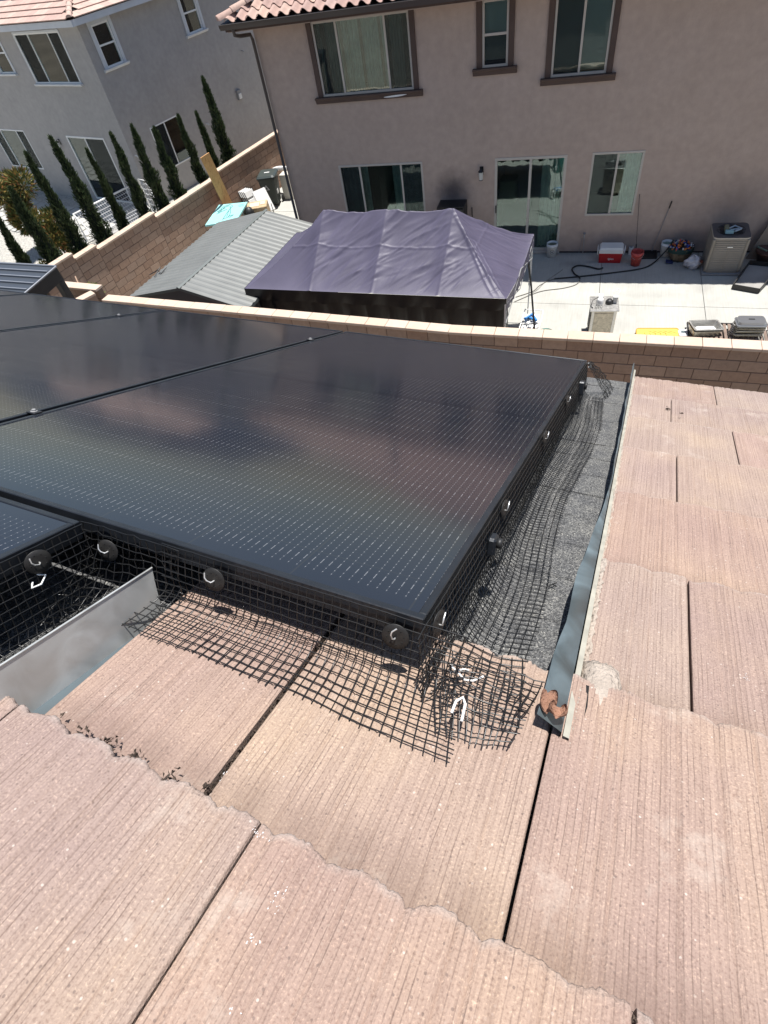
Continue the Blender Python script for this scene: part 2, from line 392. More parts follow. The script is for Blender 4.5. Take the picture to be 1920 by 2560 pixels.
def screen_material():
    m, t, b = new_mat('insect_screen'); t.nodes.remove(b); out = t.nodes['Material Output']
    d = N(t, 'ShaderNodeBsdfDiffuse'); d.inputs[0].default_value = (.035, .04, .042, 1)
    tr = N(t, 'ShaderNodeBsdfTransparent'); mx = N(t, 'ShaderNodeMixShader'); mx.inputs[0].default_value = .50
    t.links.new(tr.outputs[0], mx.inputs[1]); t.links.new(d.outputs[0], mx.inputs[2]); t.links.new(mx.outputs[0], out.inputs[0])
    return m
def leaf_material(name, dark, light, extra=None):
    m, t, b = new_mat(name)
    g = N(t, 'ShaderNodeNewGeometry')
    st = [(0, dark), (.6, tuple((a+c)/2 for a, c in zip(dark, light))), (1, light)]
    if extra: st = [(0, dark), (.45, light), (.75, extra[0]), (1, extra[1])]
    r = ramp(t, st); t.links.new(g.outputs['Random Per Island'], r.inputs[0])
    t.links.new(r.outputs[0], b.inputs['Base Color']); b.inputs['Roughness'].default_value = .55; b.inputs['Specular IOR Level'].default_value = .35
    out = t.nodes['Material Output']
    tl = N(t, 'ShaderNodeBsdfTranslucent'); t.links.new(r.outputs[0], tl.inputs[0])
    mx = N(t, 'ShaderNodeMixShader'); mx.inputs[0].default_value = .2
    t.links.new(b.outputs[0], mx.inputs[1]); t.links.new(tl.outputs[0], mx.inputs[2]); t.links.new(mx.outputs[0], out.inputs[0])
    return m
def scratched_metal(name, col, rough=.35, metal=1.0, amt=.15):
    m, t, b = new_mat(name)
    tc = N(t, 'ShaderNodeTexCoord'); n = N(t, 'ShaderNodeTexNoise'); n.inputs['Scale'].default_value = 14; n.inputs['Detail'].default_value = 8; n.inputs['Distortion'].default_value = 1.2
    t.links.new(tc.outputs['Object'], n.inputs['Vector'])
    r = ramp(t, [(.3, tuple(c*(1-amt) for c in col)), (.7, tuple(min(1, c*(1+amt)) for c in col))]); t.links.new(n.outputs[0], r.inputs[0])
    t.links.new(r.outputs[0], b.inputs['Base Color'])
    r2 = ramp(t, [(.3, (rough*.8,)*3), (.7, (min(1, rough*1.35),)*3)]); t.links.new(n.outputs[0], r2.inputs[0]); t.links.new(r2.outputs[0], b.inputs['Roughness'])
    b.inputs['Metallic'].default_value = metal
    bp = N(t, 'ShaderNodeBump'); bp.inputs['Strength'].default_value = .2; bp.inputs['Distance'].default_value = .003
    t.links.new(n.outputs[0], bp.inputs['Height']); t.links.new(bp.outputs[0], b.inputs['Normal'])
    return m

M_TILE = tile_material()
M_GRAN = granule_material()
M_CELL = cell_material()
M_FRAME = simple('black_anodised_frame', (.018, .021, .026), .38, .3, .5, bump=.05, bscale=300, vary=.25, vscale=20)
M_WIRE = simple('black_coated_wire', (.012, .012, .012), .3, 0, .6)
M_CLIP = simple('black_clip_disc', (.018, .017, .016), .5, 0, .4, vary=.3, vscale=90)
M_STEELW = simple('bright_wire', (.75, .75, .73), .3, .6)
M_ZINC = scratched_metal('galvanised_sheet', (.46, .47, .46), .5, .55)
M_ZINCB = scratched_metal('weathered_flashing', (.15, .19, .205), .5, .6, .35)
M_STUC_B = stucco_material('taupe_stucco', (.44, .345, .29), (.48, .38, .325))
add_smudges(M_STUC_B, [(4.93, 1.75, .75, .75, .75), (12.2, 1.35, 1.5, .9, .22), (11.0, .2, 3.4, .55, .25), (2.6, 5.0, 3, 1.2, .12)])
M_STUC_W = stucco_material('grey_stucco', (.36, .345, .33), (.41, .39, .375))
M_TRIM_B = simple('brown_trim', (.085, .055, .045), .8, bump=.3, bscale=40, vary=.12)
M_TRIM_W = simple('white_trim', (.60, .62, .64), .7, bump=.1, vary=.05)
M_ALM = simple('almond_vinyl', (.50, .46, .41), .45)
M_GLASS = glass_material('window_glass')
M_SCREEN = screen_material()
M_ROOM = simple('dim_room', (.085, .09, .088), .9)
M_CURT = simple('grey_curtain', (.58, .64, .62), .9, vary=.15, vscale=8)
M_CURTD = simple('brown_drape', (.07, .065, .06), .9, vary=.2, vscale=6)
M_BLIND = simple('window_shade', (.55, .60, .56), .8)
M_BLOCK = vary_material('slump_block', [(0, (.31, .205, .15)), (.4, (.36, .245, .18)), (.7, (.33, .235, .18)), (1, (.40, .28, .21))])
M_MORT = simple('block_mortar', (.14, .095, .07), .95, bump=.3)
M_CAP = vary_material('block_cap', [(0, (.50, .385, .30)), (.5, (.56, .43, .335)), (1, (.53, .42, .34))], amt=.06)
M_CONC = concrete_material('patio_concrete', (.36, .355, .325), (.43, .425, .39))
add_smudges_xy = lambda m, sp: add_smudges(m, sp, True)
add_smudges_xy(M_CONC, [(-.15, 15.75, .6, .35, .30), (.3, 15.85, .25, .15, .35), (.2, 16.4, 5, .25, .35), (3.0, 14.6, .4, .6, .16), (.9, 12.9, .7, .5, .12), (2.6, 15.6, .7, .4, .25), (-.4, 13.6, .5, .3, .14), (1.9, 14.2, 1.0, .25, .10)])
M_JOINT = simple('joint_dark', (.05, .05, .045), .95)
M_STILE = vary_material('clay_s_tile', [(0, (.34, .235, .205)), (.4, (.40, .275, .235)), (.75, (.47, .34, .275)), (1, (.37, .27, .245))], amt=.1)
M_FTILE = vary_material('flat_roof_tile', [(0, (.42, .29, .25)), (.5, (.47, .33, .28)), (1, (.50, .38, .32))], amt=.08)
M_BLACK = simple('black_plastic', (.018, .018, .018), .5)
M_BLACKM = simple('black_metal', (.02, .02, .022), .4, .2)
M_DARK = simple('dark_void', (.008, .008, .008), .9)
M_WHITE = simple('white_plastic', (.72, .72, .70), .45, vary=.04)
M_WHITEP = simple('white_paint', (.78, .78, .76), .5)
M_GREY = simple('grey_paint', (.25, .25, .25), .5)
M_STEEL = scratched_metal('stainless_steel', (.60, .59, .56), .32, .75, .05)
M_STEELD = scratched_metal('dirty_stainless', (.46, .42, .34), .4, .65, .28)

# ------------------------------------------------------------------ near roof frame: x across, y down the slope, z out of the roof
RO, SLP = R(-32.25)+YAW, R(25.83)
AV = Vector((math.cos(RO), math.sin(RO), 0)); AN0 = Vector((-math.sin(RO), math.cos(RO), 0))
AU = AN0*math.cos(SLP) - Vector((0, 0, math.sin(SLP))); AW = AV.cross(AU)
RF = Matrix(((AV.x, AU.x, AW.x, 0), (AV.y, AU.y, AW.y, 0), (AV.z, AU.z, AW.z, CAM_Z), (0, 0, 0, 1)))
# every roof-frame coordinate below is (x, y, -depth): depth measured down from the lens height

# ------------------------------------------------------------------ ground
def sheet(name, x0, x1, y0, y1, z, m, n=1):
    P = np.zeros((n+1, n+1, 3))
    for i in range(n+1):
        for j in range(n+1): P[i, j] = (x0+(x1-x0)*j/n, y0+(y1-y0)*i/n, z)
    return MB().grid(P, smooth=False).build(name, m)
M_DIRT = simple('dry_soil', (.22, .18, .14), .95, vary=.2, vscale=.3)
tag(sheet('ground', -260, 260, -260, 260, -.06, M_DIRT), kind='structure')
BWALL = Matrix.Rotation(R(-.8), 4, 'Z')
lw_d = Vector((math.cos(R(78)), math.sin(R(78)), 0)); lw_n = Vector((-math.sin(R(78)), math.cos(R(78)), 0))
def LW(s, off=0.0, z=0.0):              # along the left block wall, off = distance beyond its face
    p = lw_n*(16+off) + lw_d*s; return Vector((p.x, p.y, z))
patio = empty('patio'); tag(patio, kind='structure')
xs = [-13.4, -11.2, -8.8, -6.4, -4.1, -1.75, .585, 3.005, 5.4, 7.8]; ys = [7.3, 9.2, 11.5, 13.70, 16.55]
for i in range(len(xs)-1):
    for j in range(len(ys)-1):
        x0, x1, y0, y1 = xs[i]+.006, xs[i+1]-.006, ys[j]+.006, ys[j+1]-.006
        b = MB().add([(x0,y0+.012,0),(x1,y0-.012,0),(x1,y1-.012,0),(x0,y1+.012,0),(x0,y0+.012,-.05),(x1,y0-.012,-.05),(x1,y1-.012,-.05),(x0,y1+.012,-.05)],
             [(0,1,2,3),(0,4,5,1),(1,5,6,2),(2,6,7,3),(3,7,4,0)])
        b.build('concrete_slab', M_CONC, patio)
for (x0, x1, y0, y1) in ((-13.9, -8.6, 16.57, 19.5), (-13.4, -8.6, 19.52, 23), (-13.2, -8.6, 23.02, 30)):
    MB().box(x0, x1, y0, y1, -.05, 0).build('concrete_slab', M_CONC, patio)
tag(sheet('joint_bed', -13.9, 7.8, 7.3, 16.5, -.045, M_JOINT), kind='structure')

# neighbour's yard: pale gravel and pavers
M_GRAV = granule_material(); M_GRAV.name = 'pale_gravel'
for nd in M_GRAV.node_tree.nodes:
    if nd.type == 'TEX_VORONOI': nd.inputs['Scale'].default_value = 38
    if nd.type == 'VALTORGB' and len(nd.color_ramp.elements) == 5:
        for e, c in zip(nd.color_ramp.elements, ((.18,.17,.155),(.32,.31,.29),(.40,.39,.365),(.46,.45,.42),(.56,.55,.52))): e.color = (*c, 1)
gv = MB().add([tuple(LW(-6, .2, -.02)), tuple(LW(12, .2, -.02)), (-16.2, 30, -.02), (-40, 30, -.02), (-40, 5, -.02)], [(0, 1, 2, 3, 4)]).build('gravel', M_GRAV); tag(gv, kind='structure')
M_PAVE = vary_material('paver', [(0, (.40, .395, .365)), (1, (.47, .46, .43))], amt=.07)
pav = empty('paving', (-17.4, 20.0, 0), R(-15.5)); tag(pav, kind='structure')
for i in range(17):
    for j in range(5):
        if j > 3 and i > 6: continue
        x0 = -10.6+i*.64; y0 = -.62-j*.64
        MB().bbox(x0, x0+.56, y0-.56, y0, -.03, .02, .006).build('paving_slab', M_PAVE, pav, world=False)

# ------------------------------------------------------------------ block walls
blk = MB().bbox(.005, .401, 0, .15, .005, .198, .006).mesh('block', M_BLOCK)
hblk = MB().bbox(.005, .198, 0, .15, .005, .198, .006).mesh('block', M_BLOCK)
capm = MB().bbox(.003, .403, -.045, .195, 0, .055, .006).mesh('cap_block', M_CAP)
def block_wall(name, M, length, height, courses_shown, label, steps=None, phase=0.0):
    w = empty(name, mat=M); tag(w, label, 'wall')
    n = int(length/.406)
    tops = [height]*n
    if steps:
        for i in range(n):
            s = i*.406
            for a, z in steps:
                if s >= a-1e-6: tops[i] = z
    core = MB(); low = MB()
    for i in range(n):
        core.box(i*.406, (i+1)*.406, .007, .143, -.1, tops[i]-.058)
        link('cap_block', capm, w, Matrix.Translation((i*.406+rnd.uniform(-.001,.001), rnd.uniform(-.003,.003), tops[i]-.055)))
        for c in range(courses_shown):
            z = tops[i]-.055-.203*(c+1)
            k = round((height-tops[i])/.203)
            sh = ((c+k) % 2)*.203
            first = i == 0 or abs(tops[i-1]-tops[i]) > .01
            if first and sh: link('block', hblk, w, Matrix.Translation((i*.406, rnd.uniform(-.002,.002), z)))
            x = i*.406+sh
            end = (i == n-1) or abs(tops[min(i+1, n-1)]-tops[i]) > .01
            if sh and end: link('block', hblk, w, Matrix.Translation((x, rnd.uniform(-.002,.002), z)))
            else: link('block', blk, w, Matrix.Translation((x, rnd.uniform(-.002,.002), z)))
        for c in range(courses_shown, int(tops[i]/.203)+1):
            z = tops[i]-.055-.203*(c+1); low.bbox(i*.406+.005, i*.406+.401, 0, .15, z+.005, z+.198, .006)
    core.build('mortar_core', M_MORT, w, world=False)
    if low.f: tag(low.build('lower_courses', M_BLOCK, w, world=False), kind='stuff')
    return w
# rear boundary wall between the near house and the brown house's patio, slightly cranked
def wall_run(p0, p1, h, cs, label, **kw):
    a = math.atan2(p1[1]-p0[1], p1[0]-p0[0])
    return block_wall('block_wall', Matrix.Translation((p0[0], p0[1], 0)) @ Matrix.Rotation(a, 4, 'Z'), math.hypot(p1[0]-p0[0], p1[1]-p0[1]), h, cs, label, **kw)
wall_run((-2.06, 8.54), (6.06, 8.33), 2.48, 8, 'tan slump-block wall with pink cap, right-hand run behind the near roof')
wall_run((-10.15, 9.25), (-2.03, 8.54), 2.48, 4, 'tan slump-block wall with pink cap, left-hand run behind the solar panels')
# side wall going away on the left, top stepping with distance
block_wall('block_wall', Matrix.Translation(LW(8.0)) @ Matrix.Rotation(R(78), 4, 'Z'), 15.0, 2.0, 8,
           'long tan block side wall with stepped cap below the cypress row', steps=[(0, 2.0), (.9, 1.85), (2.0, 1.735), (4.2, 1.60), (7.4, 1.735)])
# short return wall and pier where the lots meet, left of the metal shed
p = Vector((-12.0, 10.02)); 
block_wall('block_wall', Matrix.Translation((-12.05, 10.0, 0)) @ Matrix.Rotation(R(-6), 4, 'Z'), 1.23, 2.36, 5, 'short tan block return wall beside the small green plant')
block_wall('block_wall', Matrix.Translation((-10.98, 9.35, 0)) @ Matrix.Rotation(R(62), 4, 'Z'), .42, 2.36, 5, 'single-block pier at the corner where the block walls meet')

# ------------------------------------------------------------------ windows
def window(house, T, x0, x1, z0, z1, bars=(), hbars=(), fw=.05, fmat=M_ALM, back='curtain', screens=(), depth=.6, name='window', muntin=None, extra=None):
    """T maps wall-local (x, depth into the wall, z) to world"""
    f = MB(); y0, y1 = -.012, .07
    f.bbox(x0, x1, y0, y1, z1-fw, z1, .004).bbox(x0, x1, y0, y1, z0, z0+fw, .004)
    f.bbox(x0, x0+fw, y0+.001, y1, z0+fw, z1-fw, .004).bbox(x1-fw, x1, y0+.001, y1, z0+fw, z1-fw, .004)
    for b in bars: f.bbox(b-fw*.5, b+fw*.5, y0+.012, y1, z0+fw, z1-fw, .004)
    for b in hbars: f.bbox(x0+fw, x1-fw, y0+.012, y1, b-fw*.5, b+fw*.5, .004)
    fr = f.xf(T).build(name, fmat, house)
    e = [x0+fw]+[b for b in bars]+[x1-fw]; hz = [z0+fw]+list(hbars)+[z1-fw]
    for i in range(len(e)-1):
        for j in range(len(hz)-1):
            a = e[i]+(.5*fw if i else 0)-.003; c = e[i+1]-(.5*fw if i < len(e)-2 else 0)+.003
            zb = hz[j]+(.5*fw if j else 0)-.003; zt = hz[j+1]-(.5*fw if j < len(hz)-2 else 0)+.003
            MB().box(a, c, .028, .033, zb, zt).xf(T).build('pane', M_GLASS, fr)
            if (i in screens and not hbars) or (j in screens and hbars):
                MB().quad((a, .012, zb), (c, .012, zb), (c, .012, zt), (a, .012, zt)).xf(T).build('insect_screen', M_SCREEN, fr)
    if muntin:
        q = MB(); xa, xb, za, zb = muntin
        q.box((xa+xb)/2-.008, (xa+xb)/2+.008, .035, .042, za, zb).box(xa, xb, .035, .042, (za+zb)/2-.008, (za+zb)/2+.008)
        q.xf(T).build('muntin', M_WHITEP, fr)
    # room behind
    r = MB(); a, c, zb, zt, d0, d1 = x0-.02, x1+.02, z0-.02, z1+.02, .072, depth+.4
    V = [(a,d0,zb),(c,d0,zb),(c,d1,zb),(a,d1,zb),(a,d0,zt),(c,d0,zt),(c,d1,zt),(a,d1,zt)]
    r.add(V, [(0,1,2,3),(4,7,6,5),(1,5,6,2),(2,6,7,3),(3,7,4,0)]); r.xf(T).build('room_recess', M_ROOM, fr)
    def drape(xa, xb, dd, mat, amp=.03, per=.12, sd=0):
        q = random.Random(sd); n = max(8, int((xb-xa)/.012)); P = np.zeros((2, n, 3)); ph = q.uniform(0, 6)
        for i in range(n):
            x = xa+(xb-xa)*i/(n-1); y = dd+amp*math.sin(x/per*6.283+ph+math.sin(x*9)*1.2)
            P[0, i] = (x, y, z0+.03); P[1, i] = (x, y*1.0, z1-.02)
        MB().grid(P).xf(T).build('curtain', mat, fr)
    w = x1-x0
    if back == 'curtain': drape(x0+.04, x1-.04, .22, M_CURT, sd=int(x0*100))
    elif back == 'curtain_sides': drape(x0+.02, x0+.33*w, .2, M_CURT, sd=3); drape(x1-.38*w, x1-.02, .2, M_CURT, sd=5)
    elif back == 'right_drape': drape(x1-.34*w, x1-.06, .2, M_CURT, .02, .09, sd=4)
    elif back == 'mixed':
        for k, (a_, c_) in enumerate(((.02, .05), (.10, .24), (.27, .33), (.35, .46), (.48, .66), (.68, .74), (.78, .90))): drape(x0+a_*w, x0+c_*w, .2+.03*(k % 3), M_CURT, .035, .085, sd=8+k)
    elif back == 'shade':
        q = MB(); k = 0; z = z0+.06
        while z < z1-.05:
            h = .125; zz = min(z+h, z1-.03)
            q.quad((x0+.04, .13, z), (x1-.04, .13, z), (x1-.04, .17, zz), (x0+.04, .17, zz)); z += h; k += 1
        q.xf(T).build('blind', M_BLIND, fr)
    if extra: extra(fr, T)
    return fr
def facade(T, x0, x1, z0, z1, holes, t=.16):
    """wall with real openings, built from strips between opening edges"""
    b = MB(); X = sorted({x0, x1, *[h[0] for h in holes], *[h[1] for h in holes]}); Z = sorted({z0, z1, *[h[2] for h in holes], *[h[3] for h in holes]})
    def solid(i, j):
        cx, cz = (X[i]+X[i+1])/2, (Z[j]+Z[j+1])/2
        return not any(h[0] < cx < h[1] and h[2] < cz < h[3] for h in holes)
    for i in range(len(X)-1):
        for j in range(len(Z)-1):
            if solid(i, j): b.quad((X[i], 0, Z[j]), (X[i+1], 0, Z[j]), (X[i+1], 0, Z[j+1]), (X[i], 0, Z[j+1]))
    for h in holes:
        a, c, zb, zt = h
        b.quad((a,0,zb),(a,t,zb),(c,t,zb),(c,0,zb)).quad((a,0,zt),(c,0,zt),(c,t,zt),(a,t,zt)).quad((a,0,zb),(a,0,zt),(a,t,zt),(a,t,zb)).quad((c,0,zb),(c,t,zb),(c,t,zt),(c,0,zt))
    return b.xf(T)
I4 = Matrix.Identity(4)
# ------------------------------------------------------------------ brown house (top right)
FY = 16.40; HX = -8.53
bh = empty('stucco_house', (HX, FY, 0)); tag(bh, 'taupe two-storey stucco house with brown window trim and clay tile roof', 'house')
TB = Matrix.Translation((0, FY, 0))
holesB = [(-6.96, -4.50, 4.13, 5.64), (-2.80, -2.20, 4.43, 5.64), (-1.21, .01, 4.13, 5.64), (-6.90, -4.44, .90, 2.50), (-2.47, -.64, .07, 2.50), (-.04, 1.18, 1.0, 2.52)]
facade(TB, HX, 9.5, -.05, 6.0, holesB).build('wall', M_STUC_B, bh)
b = MB(); b.quad((HX, FY, -.05), (HX, FY, 6.0), (HX, FY+12, 6.0), (HX, FY+12, -.05)); b.quad((9.5, FY, -.05), (9.5, FY+12, -.05), (9.5, FY+12, 6.0), (9.5, FY, 6.0)); b.quad((HX, FY+12, -.05), (HX, FY+12, 6.0), (9.5, FY+12, 6.0), (9.5, FY+12, -.05))
b.build('wall', M_STUC_B, bh)
def trim(house, T, x0, x1, z0, z1, w, mat, sill=True, top=True, sh=.14, over=.09, pr=.045):
    b = MB()
    b.bbox(x0-w, x0-.002, -pr, .0, z0, z1+w, .006).bbox(x1+.002, x1+w, -pr, 0, z0, z1+w, .006)
    if top: b.bbox(x0-.002, x1+.002, -pr+.001, 0, z1+.002, z1+w, .006)
    b.xf(T).build('window_trim', mat, house)
    if sill:
        s = MB(); P = [(-.11, z0-.03), (-.11, z0-.002), (.0, z0-.002), (.0, z0-sh), (-.05, z0-sh), (-.07, z0-.07)]
        xa, xb = x0-w-over, x1+w+over; n = len(P)
        vs = [(xa, y, z) for y, z in P]+[(xb, y, z) for y, z in P]
        s.add(vs, [(i, (i+1) % n, n+(i+1) % n, n+i) for i in range(n)]+[tuple(range(n))[::-1], tuple(range(n, 2*n))])
        s.xf(T).build('sill', mat, house)
def open_gap(fr, T): 
    MB().box(-2.75, -2.25, .014, .02, 4.48, 4.56).xf(T).build('open_gap', M_DARK, fr)
trim(bh, TB, -6.96, -4.50, 4.13, 5.64, .13, M_TRIM_B); window(bh, TB, -6.96, -4.50, 4.13, 5.64, (-6.345, -5.115), back='mixed', screens=(0, 2))
trim(bh, TB, -2.80, -2.20, 4.43, 5.64, .13, M_TRIM_B); window(bh, TB, -2.80, -2.20, 4.43, 5.64, (), (5.03,), back='shade', screens=(0,), extra=open_gap)
trim(bh, TB, -1.21, .01, 4.13, 5.64, .13, M_TRIM_B); window(bh, TB, -1.21, .01, 4.13, 5.64, (-.59,), back='shade', screens=(0,))
window(bh, TB, -6.90, -4.44, .90, 2.50, (-6.275, -5.06), back='curtain_sides', screens=(0, 2))
def door_handle(fr, T): MB().bbox(-2.435, -2.405, -.05, -.008, 1.13, 1.33, .006).xf(T).build('handle', M_BLACK, fr)
window(bh, TB, -2.47, -.64, .07, 2.50, (-1.545,), fw=.065, back='right_drape', screens=(), depth=1.6, name='sliding_door', extra=door_handle)
window(bh, TB, -.04, 1.18, 1.0, 2.52, (.575,), back='right_drape', screens=(0,), depth=1.2)
MB().bbox(-2.5, -.6, FY-.06, FY+.02, 0, .065, .005).build('door_step', M_ALM, bh)
MB().box(HX+.002, 9.4, FY-.012, FY-.002, -.02, .035).build('weep_screed', M_BLACKM, bh)
# indoor things seen through the panes
MB().bbox(-2.42, -1.95, FY+.5, FY+.95, 1.15, 1.75, .02).build('indoor_box', simple('olive_bin', (.10, .11, .07), .7), bh)
# eave: fascia, gutter, soffit
MB().box(HX-.42, 9.9, 15.86, 15.90, 5.72, 5.90).build('fascia', M_TRIM_B, bh)
MB().box(HX-.42, 9.9, 15.901, FY-.003, 5.70, 5.72).build('soffit', M_STUC_B, bh)
MB().box(HX-.42, HX-.002, FY-.002, FY+12, 5.70, 5.72).build('soffit', M_STUC_B, bh)
MB().box(HX-.46, HX-.425, 15.86, FY+12, 5.72, 5.90).build('fascia', M_TRIM_B, bh)
g = MB(); prof = [(15.855, 5.87), (15.735, 5.885), (15.735, 5.865), (15.75, 5.82), (15.77, 5.77), (15.855, 5.77)]
n = len(prof); xa, xb = HX-.54, 9.9
g.add([(xa, y, z) for y, z in prof]+[(xb, y, z) for y, z in prof], [(i, i+1, n+i+1, n+i) for i in range(n-1)]+[tuple(range(n)), tuple(range(n, 2*n))[::-1]])
M_GUT = simple('brown_gutter', (.055, .042, .038), .35)
g.build('gutter', M_GUT, bh)
gl_ = MB(); gl_.tube([(xa, 15.733, 5.885), (xb, 15.733, 5.885)], .008, 6); gl_.build('gutter_lip', simple('gutter_edge', (.30, .27, .25), .4), bh)
dp = MB(); dp.tube([(-8.74, 15.80, 5.78), (-8.74, 15.80, 5.66), (-8.72, 16.0, 5.60), (-8.58, 16.30, 5.56), (-8.56, 16.33, 5.45), (-8.56, 16.33, .12), (-8.56, 16.2, .05)], .042, 8)
dp.build('downpipe', M_GUT, bh)
# clay S tile roof with hip
sl4 = math.tan(R(18.5)); EZ = 5.94
def rz_(y): return EZ+(y-15.72)*sl4
b = MB(); xl = HX-.50
b.add([(xl, 15.76, EZ-.05), (9.9, 15.76, EZ-.05), (9.9, 22.4, rz_(22.4)-.07), (xl+6.64, 22.4, rz_(22.4)-.07), (xl, 29, EZ-.05), (9.9, 29, EZ-.05)], [(0, 1, 2, 3), (0, 3, 4), (2, 5, 4, 3), (1, 5, 2)])
b.build('roof_deck', M_BLACKM, bh)
def s_tile_mesh():
    P = np.zeros((2, 13, 3)); L = .40
    for i in range(13):
        u = i/12; x = -.15+.30*u
        z = .075*math.sin(math.pi*min(1, u/.62)) if u < .62 else -.018*math.sin(math.pi*(u-.62)/.38)
        P[0, i] = (x, 0, z+.03); P[1, i] = (x, L, z+.0)
    b = MB().grid(P); fr = [tuple(P[0, i]) for i in range(13)]; bk = [(p[0], p[1]+.002, p[2]-.016) for p in fr]
    b.add(fr+bk, [(i, i+13, i+14, i+1) for i in range(12)])
    return b.mesh('roof_tile', M_STILE)
stm = s_tile_mesh(); tilt = math.atan(sl4)
for r_ in range(5):
    y = 15.70+r_*.355*math.cos(tilt); z = EZ+(y-15.70)*sl4
    x = xl+.12+(y-15.70)+.08
    x = -9.0+math.ceil((x+9.0)/.285)*.285
    while x < (-3.0 if r_ == 0 else -4.2):
        link('roof_tile', stm, bh, world_of(bh).inverted() @ Matrix.Translation((x, y, z-.03)) @ Matrix.Rotation(tilt, 4, 'X')); x += .285
n_ = 620; rows = 17; fb = MB()
for r_ in range(rows):
    y0_ = 15.70+r_*.355*math.cos(tilt); y1_ = y0_+.40*math.cos(tilt); xa_ = -2.86 if r_ == 0 else (-4.05 if r_ < 5 else xl+.2+(y0_-15.70)); P = np.zeros((2, n_, 3))
    for i in range(n_):
        x = xa_+(9.8-xa_)*i/(n_-1); u = ((x+9.0)/.285) % 1; z = .075*math.sin(math.pi*u/.62) if u < .62 else -.018*math.sin(math.pi*(u-.62)/.38)
        P[0, i] = (x, y0_, EZ+(y0_-15.7)*sl4+z); P[1, i] = (x, y1_, EZ+(y1_-15.7)*sl4+z-.03)
    fb.grid(P)
tag(fb.build('tile_field', M_STILE, bh), kind='stuff')
hm = MB(); P = np.zeros((4, 9, 3))
for k, (yy, rr) in enumerate(((0, .125), (.02, .135), (.2, .12), (.44, .105))):
    for i in range(9):
        a = math.pi*i/8; P[k, i] = (rr*math.cos(a), yy, rr*math.sin(a)*.8)
hm.grid(P); hm.add([tuple(p) for p in P[0]], [tuple(range(9))]); hipm = hm.mesh('hip_tile', M_STILE)
for k in range(7):
    d = .42*k*math.cos(tilt)*.95; p = Vector((xl+.02+d*.72, 15.68+d*.72, EZ+d*.72*sl4+.03))
    link('hip_tile', hipm, bh, world_of(bh).inverted() @ Matrix.Translation(p) @ Matrix.Rotation(R(-45), 4, 'Z') @ Matrix.Rotation(math.atan(sl4/1.414), 4, 'X'))
MB().lathe([(.0, 0), (.022, .0), (.05, .01), (.06, .03), (.0, .03)], (-.0, 0, 0), 10).xf(Matrix.Translation((-4.70, 16.30, 4.06))).build('dropping', M_WHITE, bh) if False else None
b = MB(); 
b.add([(-4.98+.30*math.cos(a)*(1+.08*math.sin(3*a)), 16.2865, 4.052+.020*math.sin(a)+.012*math.cos(a)) for a in [k*.3142 for k in range(20)]], [tuple(range(20))])
b.build('sill_patch', M_WHITE, bh)
# wall lantern
def lantern(x, z, T, label, mat=M_BLACKM):
    L = empty('wall_lantern', T @ Vector((x, 0, z)), mat=T @ Matrix.Translation((x, 0, z))); tag(L, label, 'wall lamp')
    MB().bbox(-.05, .05, -.012, 0, .0, .2, .004).tube([(0, -.01, .17), (0, -.07, .21), (0, -.12, .18)], .009, 6).build('bracket', mat, L, world=False)
    MB().lathe([(.0, .19), (.02, .17), (.075, .12), (.078, .11), (.0, .11)], (0, -.12, 0), 6, smooth=False).lathe([(.05, -.08), (.055, -.095), (.0, -.10)], (0, -.12, 0), 6, smooth=False).build('cap', mat, L, world=False)
    MB().lathe([(.048, -.08), (.06, .11)], (0, -.12, 0), 6, smooth=False).build('glass', simple('lamp_glass', (.55, .55, .52), .3), L, world=False)
    return L
lantern(-2.82, 2.12, TB, 'small black wall lantern left of the patio door on the taupe house')

# ------------------------------------------------------------------ grey house (top left)
WC = Vector((-16.78, 20.12, 0)); wh = empty('stucco_house', WC, R(-15.5)); tag(wh, 'pale grey two-storey stucco house with white trim behind the cypresses', 'house')
TW = MW[wh.name]; TWR = TW @ Matrix.Rotation(R(90), 4, 'Z')     # right face: x runs away from the corner, y into the wall
hw = [(-3.86, -1.15, 4.16, 5.62), (-3.74, -1.33, .06, 2.44), (-9.15, -6.66, 1.03, 2.53), (-5.92, -4.99, 4.48, 5.62)]
facade(TW, -14, 0, -.05, 5.95, hw).build('wall', M_STUC_W, wh)
hr = [(.50, 1.24, 4.46, 5.62), (4.66, 5.44, 4.48, 5.62), (1.22, 2.74, .91, 2.43)]
facade(TWR, 0, 12, -.05, 5.95, hr).build('wall', M_STUC_W, wh)
window(wh, TW, -3.86, -1.15, 4.16, 5.62, (-3.05, -1.83), fw=.045, fmat=M_WHITEP, back='none', screens=(0, 2)); trim(wh, TW, -3.86, -1.15, 4.16, 5.62, .05, M_TRIM_W, sh=.06, over=.04, pr=.02)
window(wh, TW, -3.74, -1.33, .06, 2.44, (-2.56,), fw=.06, fmat=M_WHITEP, back='none', screens=(1,), name='sliding_door', depth=1.2)
window(wh, TW, -9.15, -6.66, 1.03, 2.53, (-8.52, -7.28), fw=.045, fmat=M_WHITEP, back='none', screens=(0, 2))
window(wh, TW, -5.92, -4.99, 4.48, 5.62, (), (5.10,), fw=.045, fmat=M_WHITEP, back='none'); trim(wh, TW, -5.92, -4.99, 4.48, 5.62, .10, M_TRIM_W, sh=.07, over=.03, pr=.03)
window(wh, TWR, .50, 1.24, 4.46, 5.62, (), (5.06,), fw=.05, fmat=M_WHITEP, back='none', muntin=(.55, 1.19, 5.08, 5.58)); trim(wh, TWR, .50, 1.24, 4.46, 5.62, .13, M_TRIM_W, sh=.09, over=.06, pr=.04)
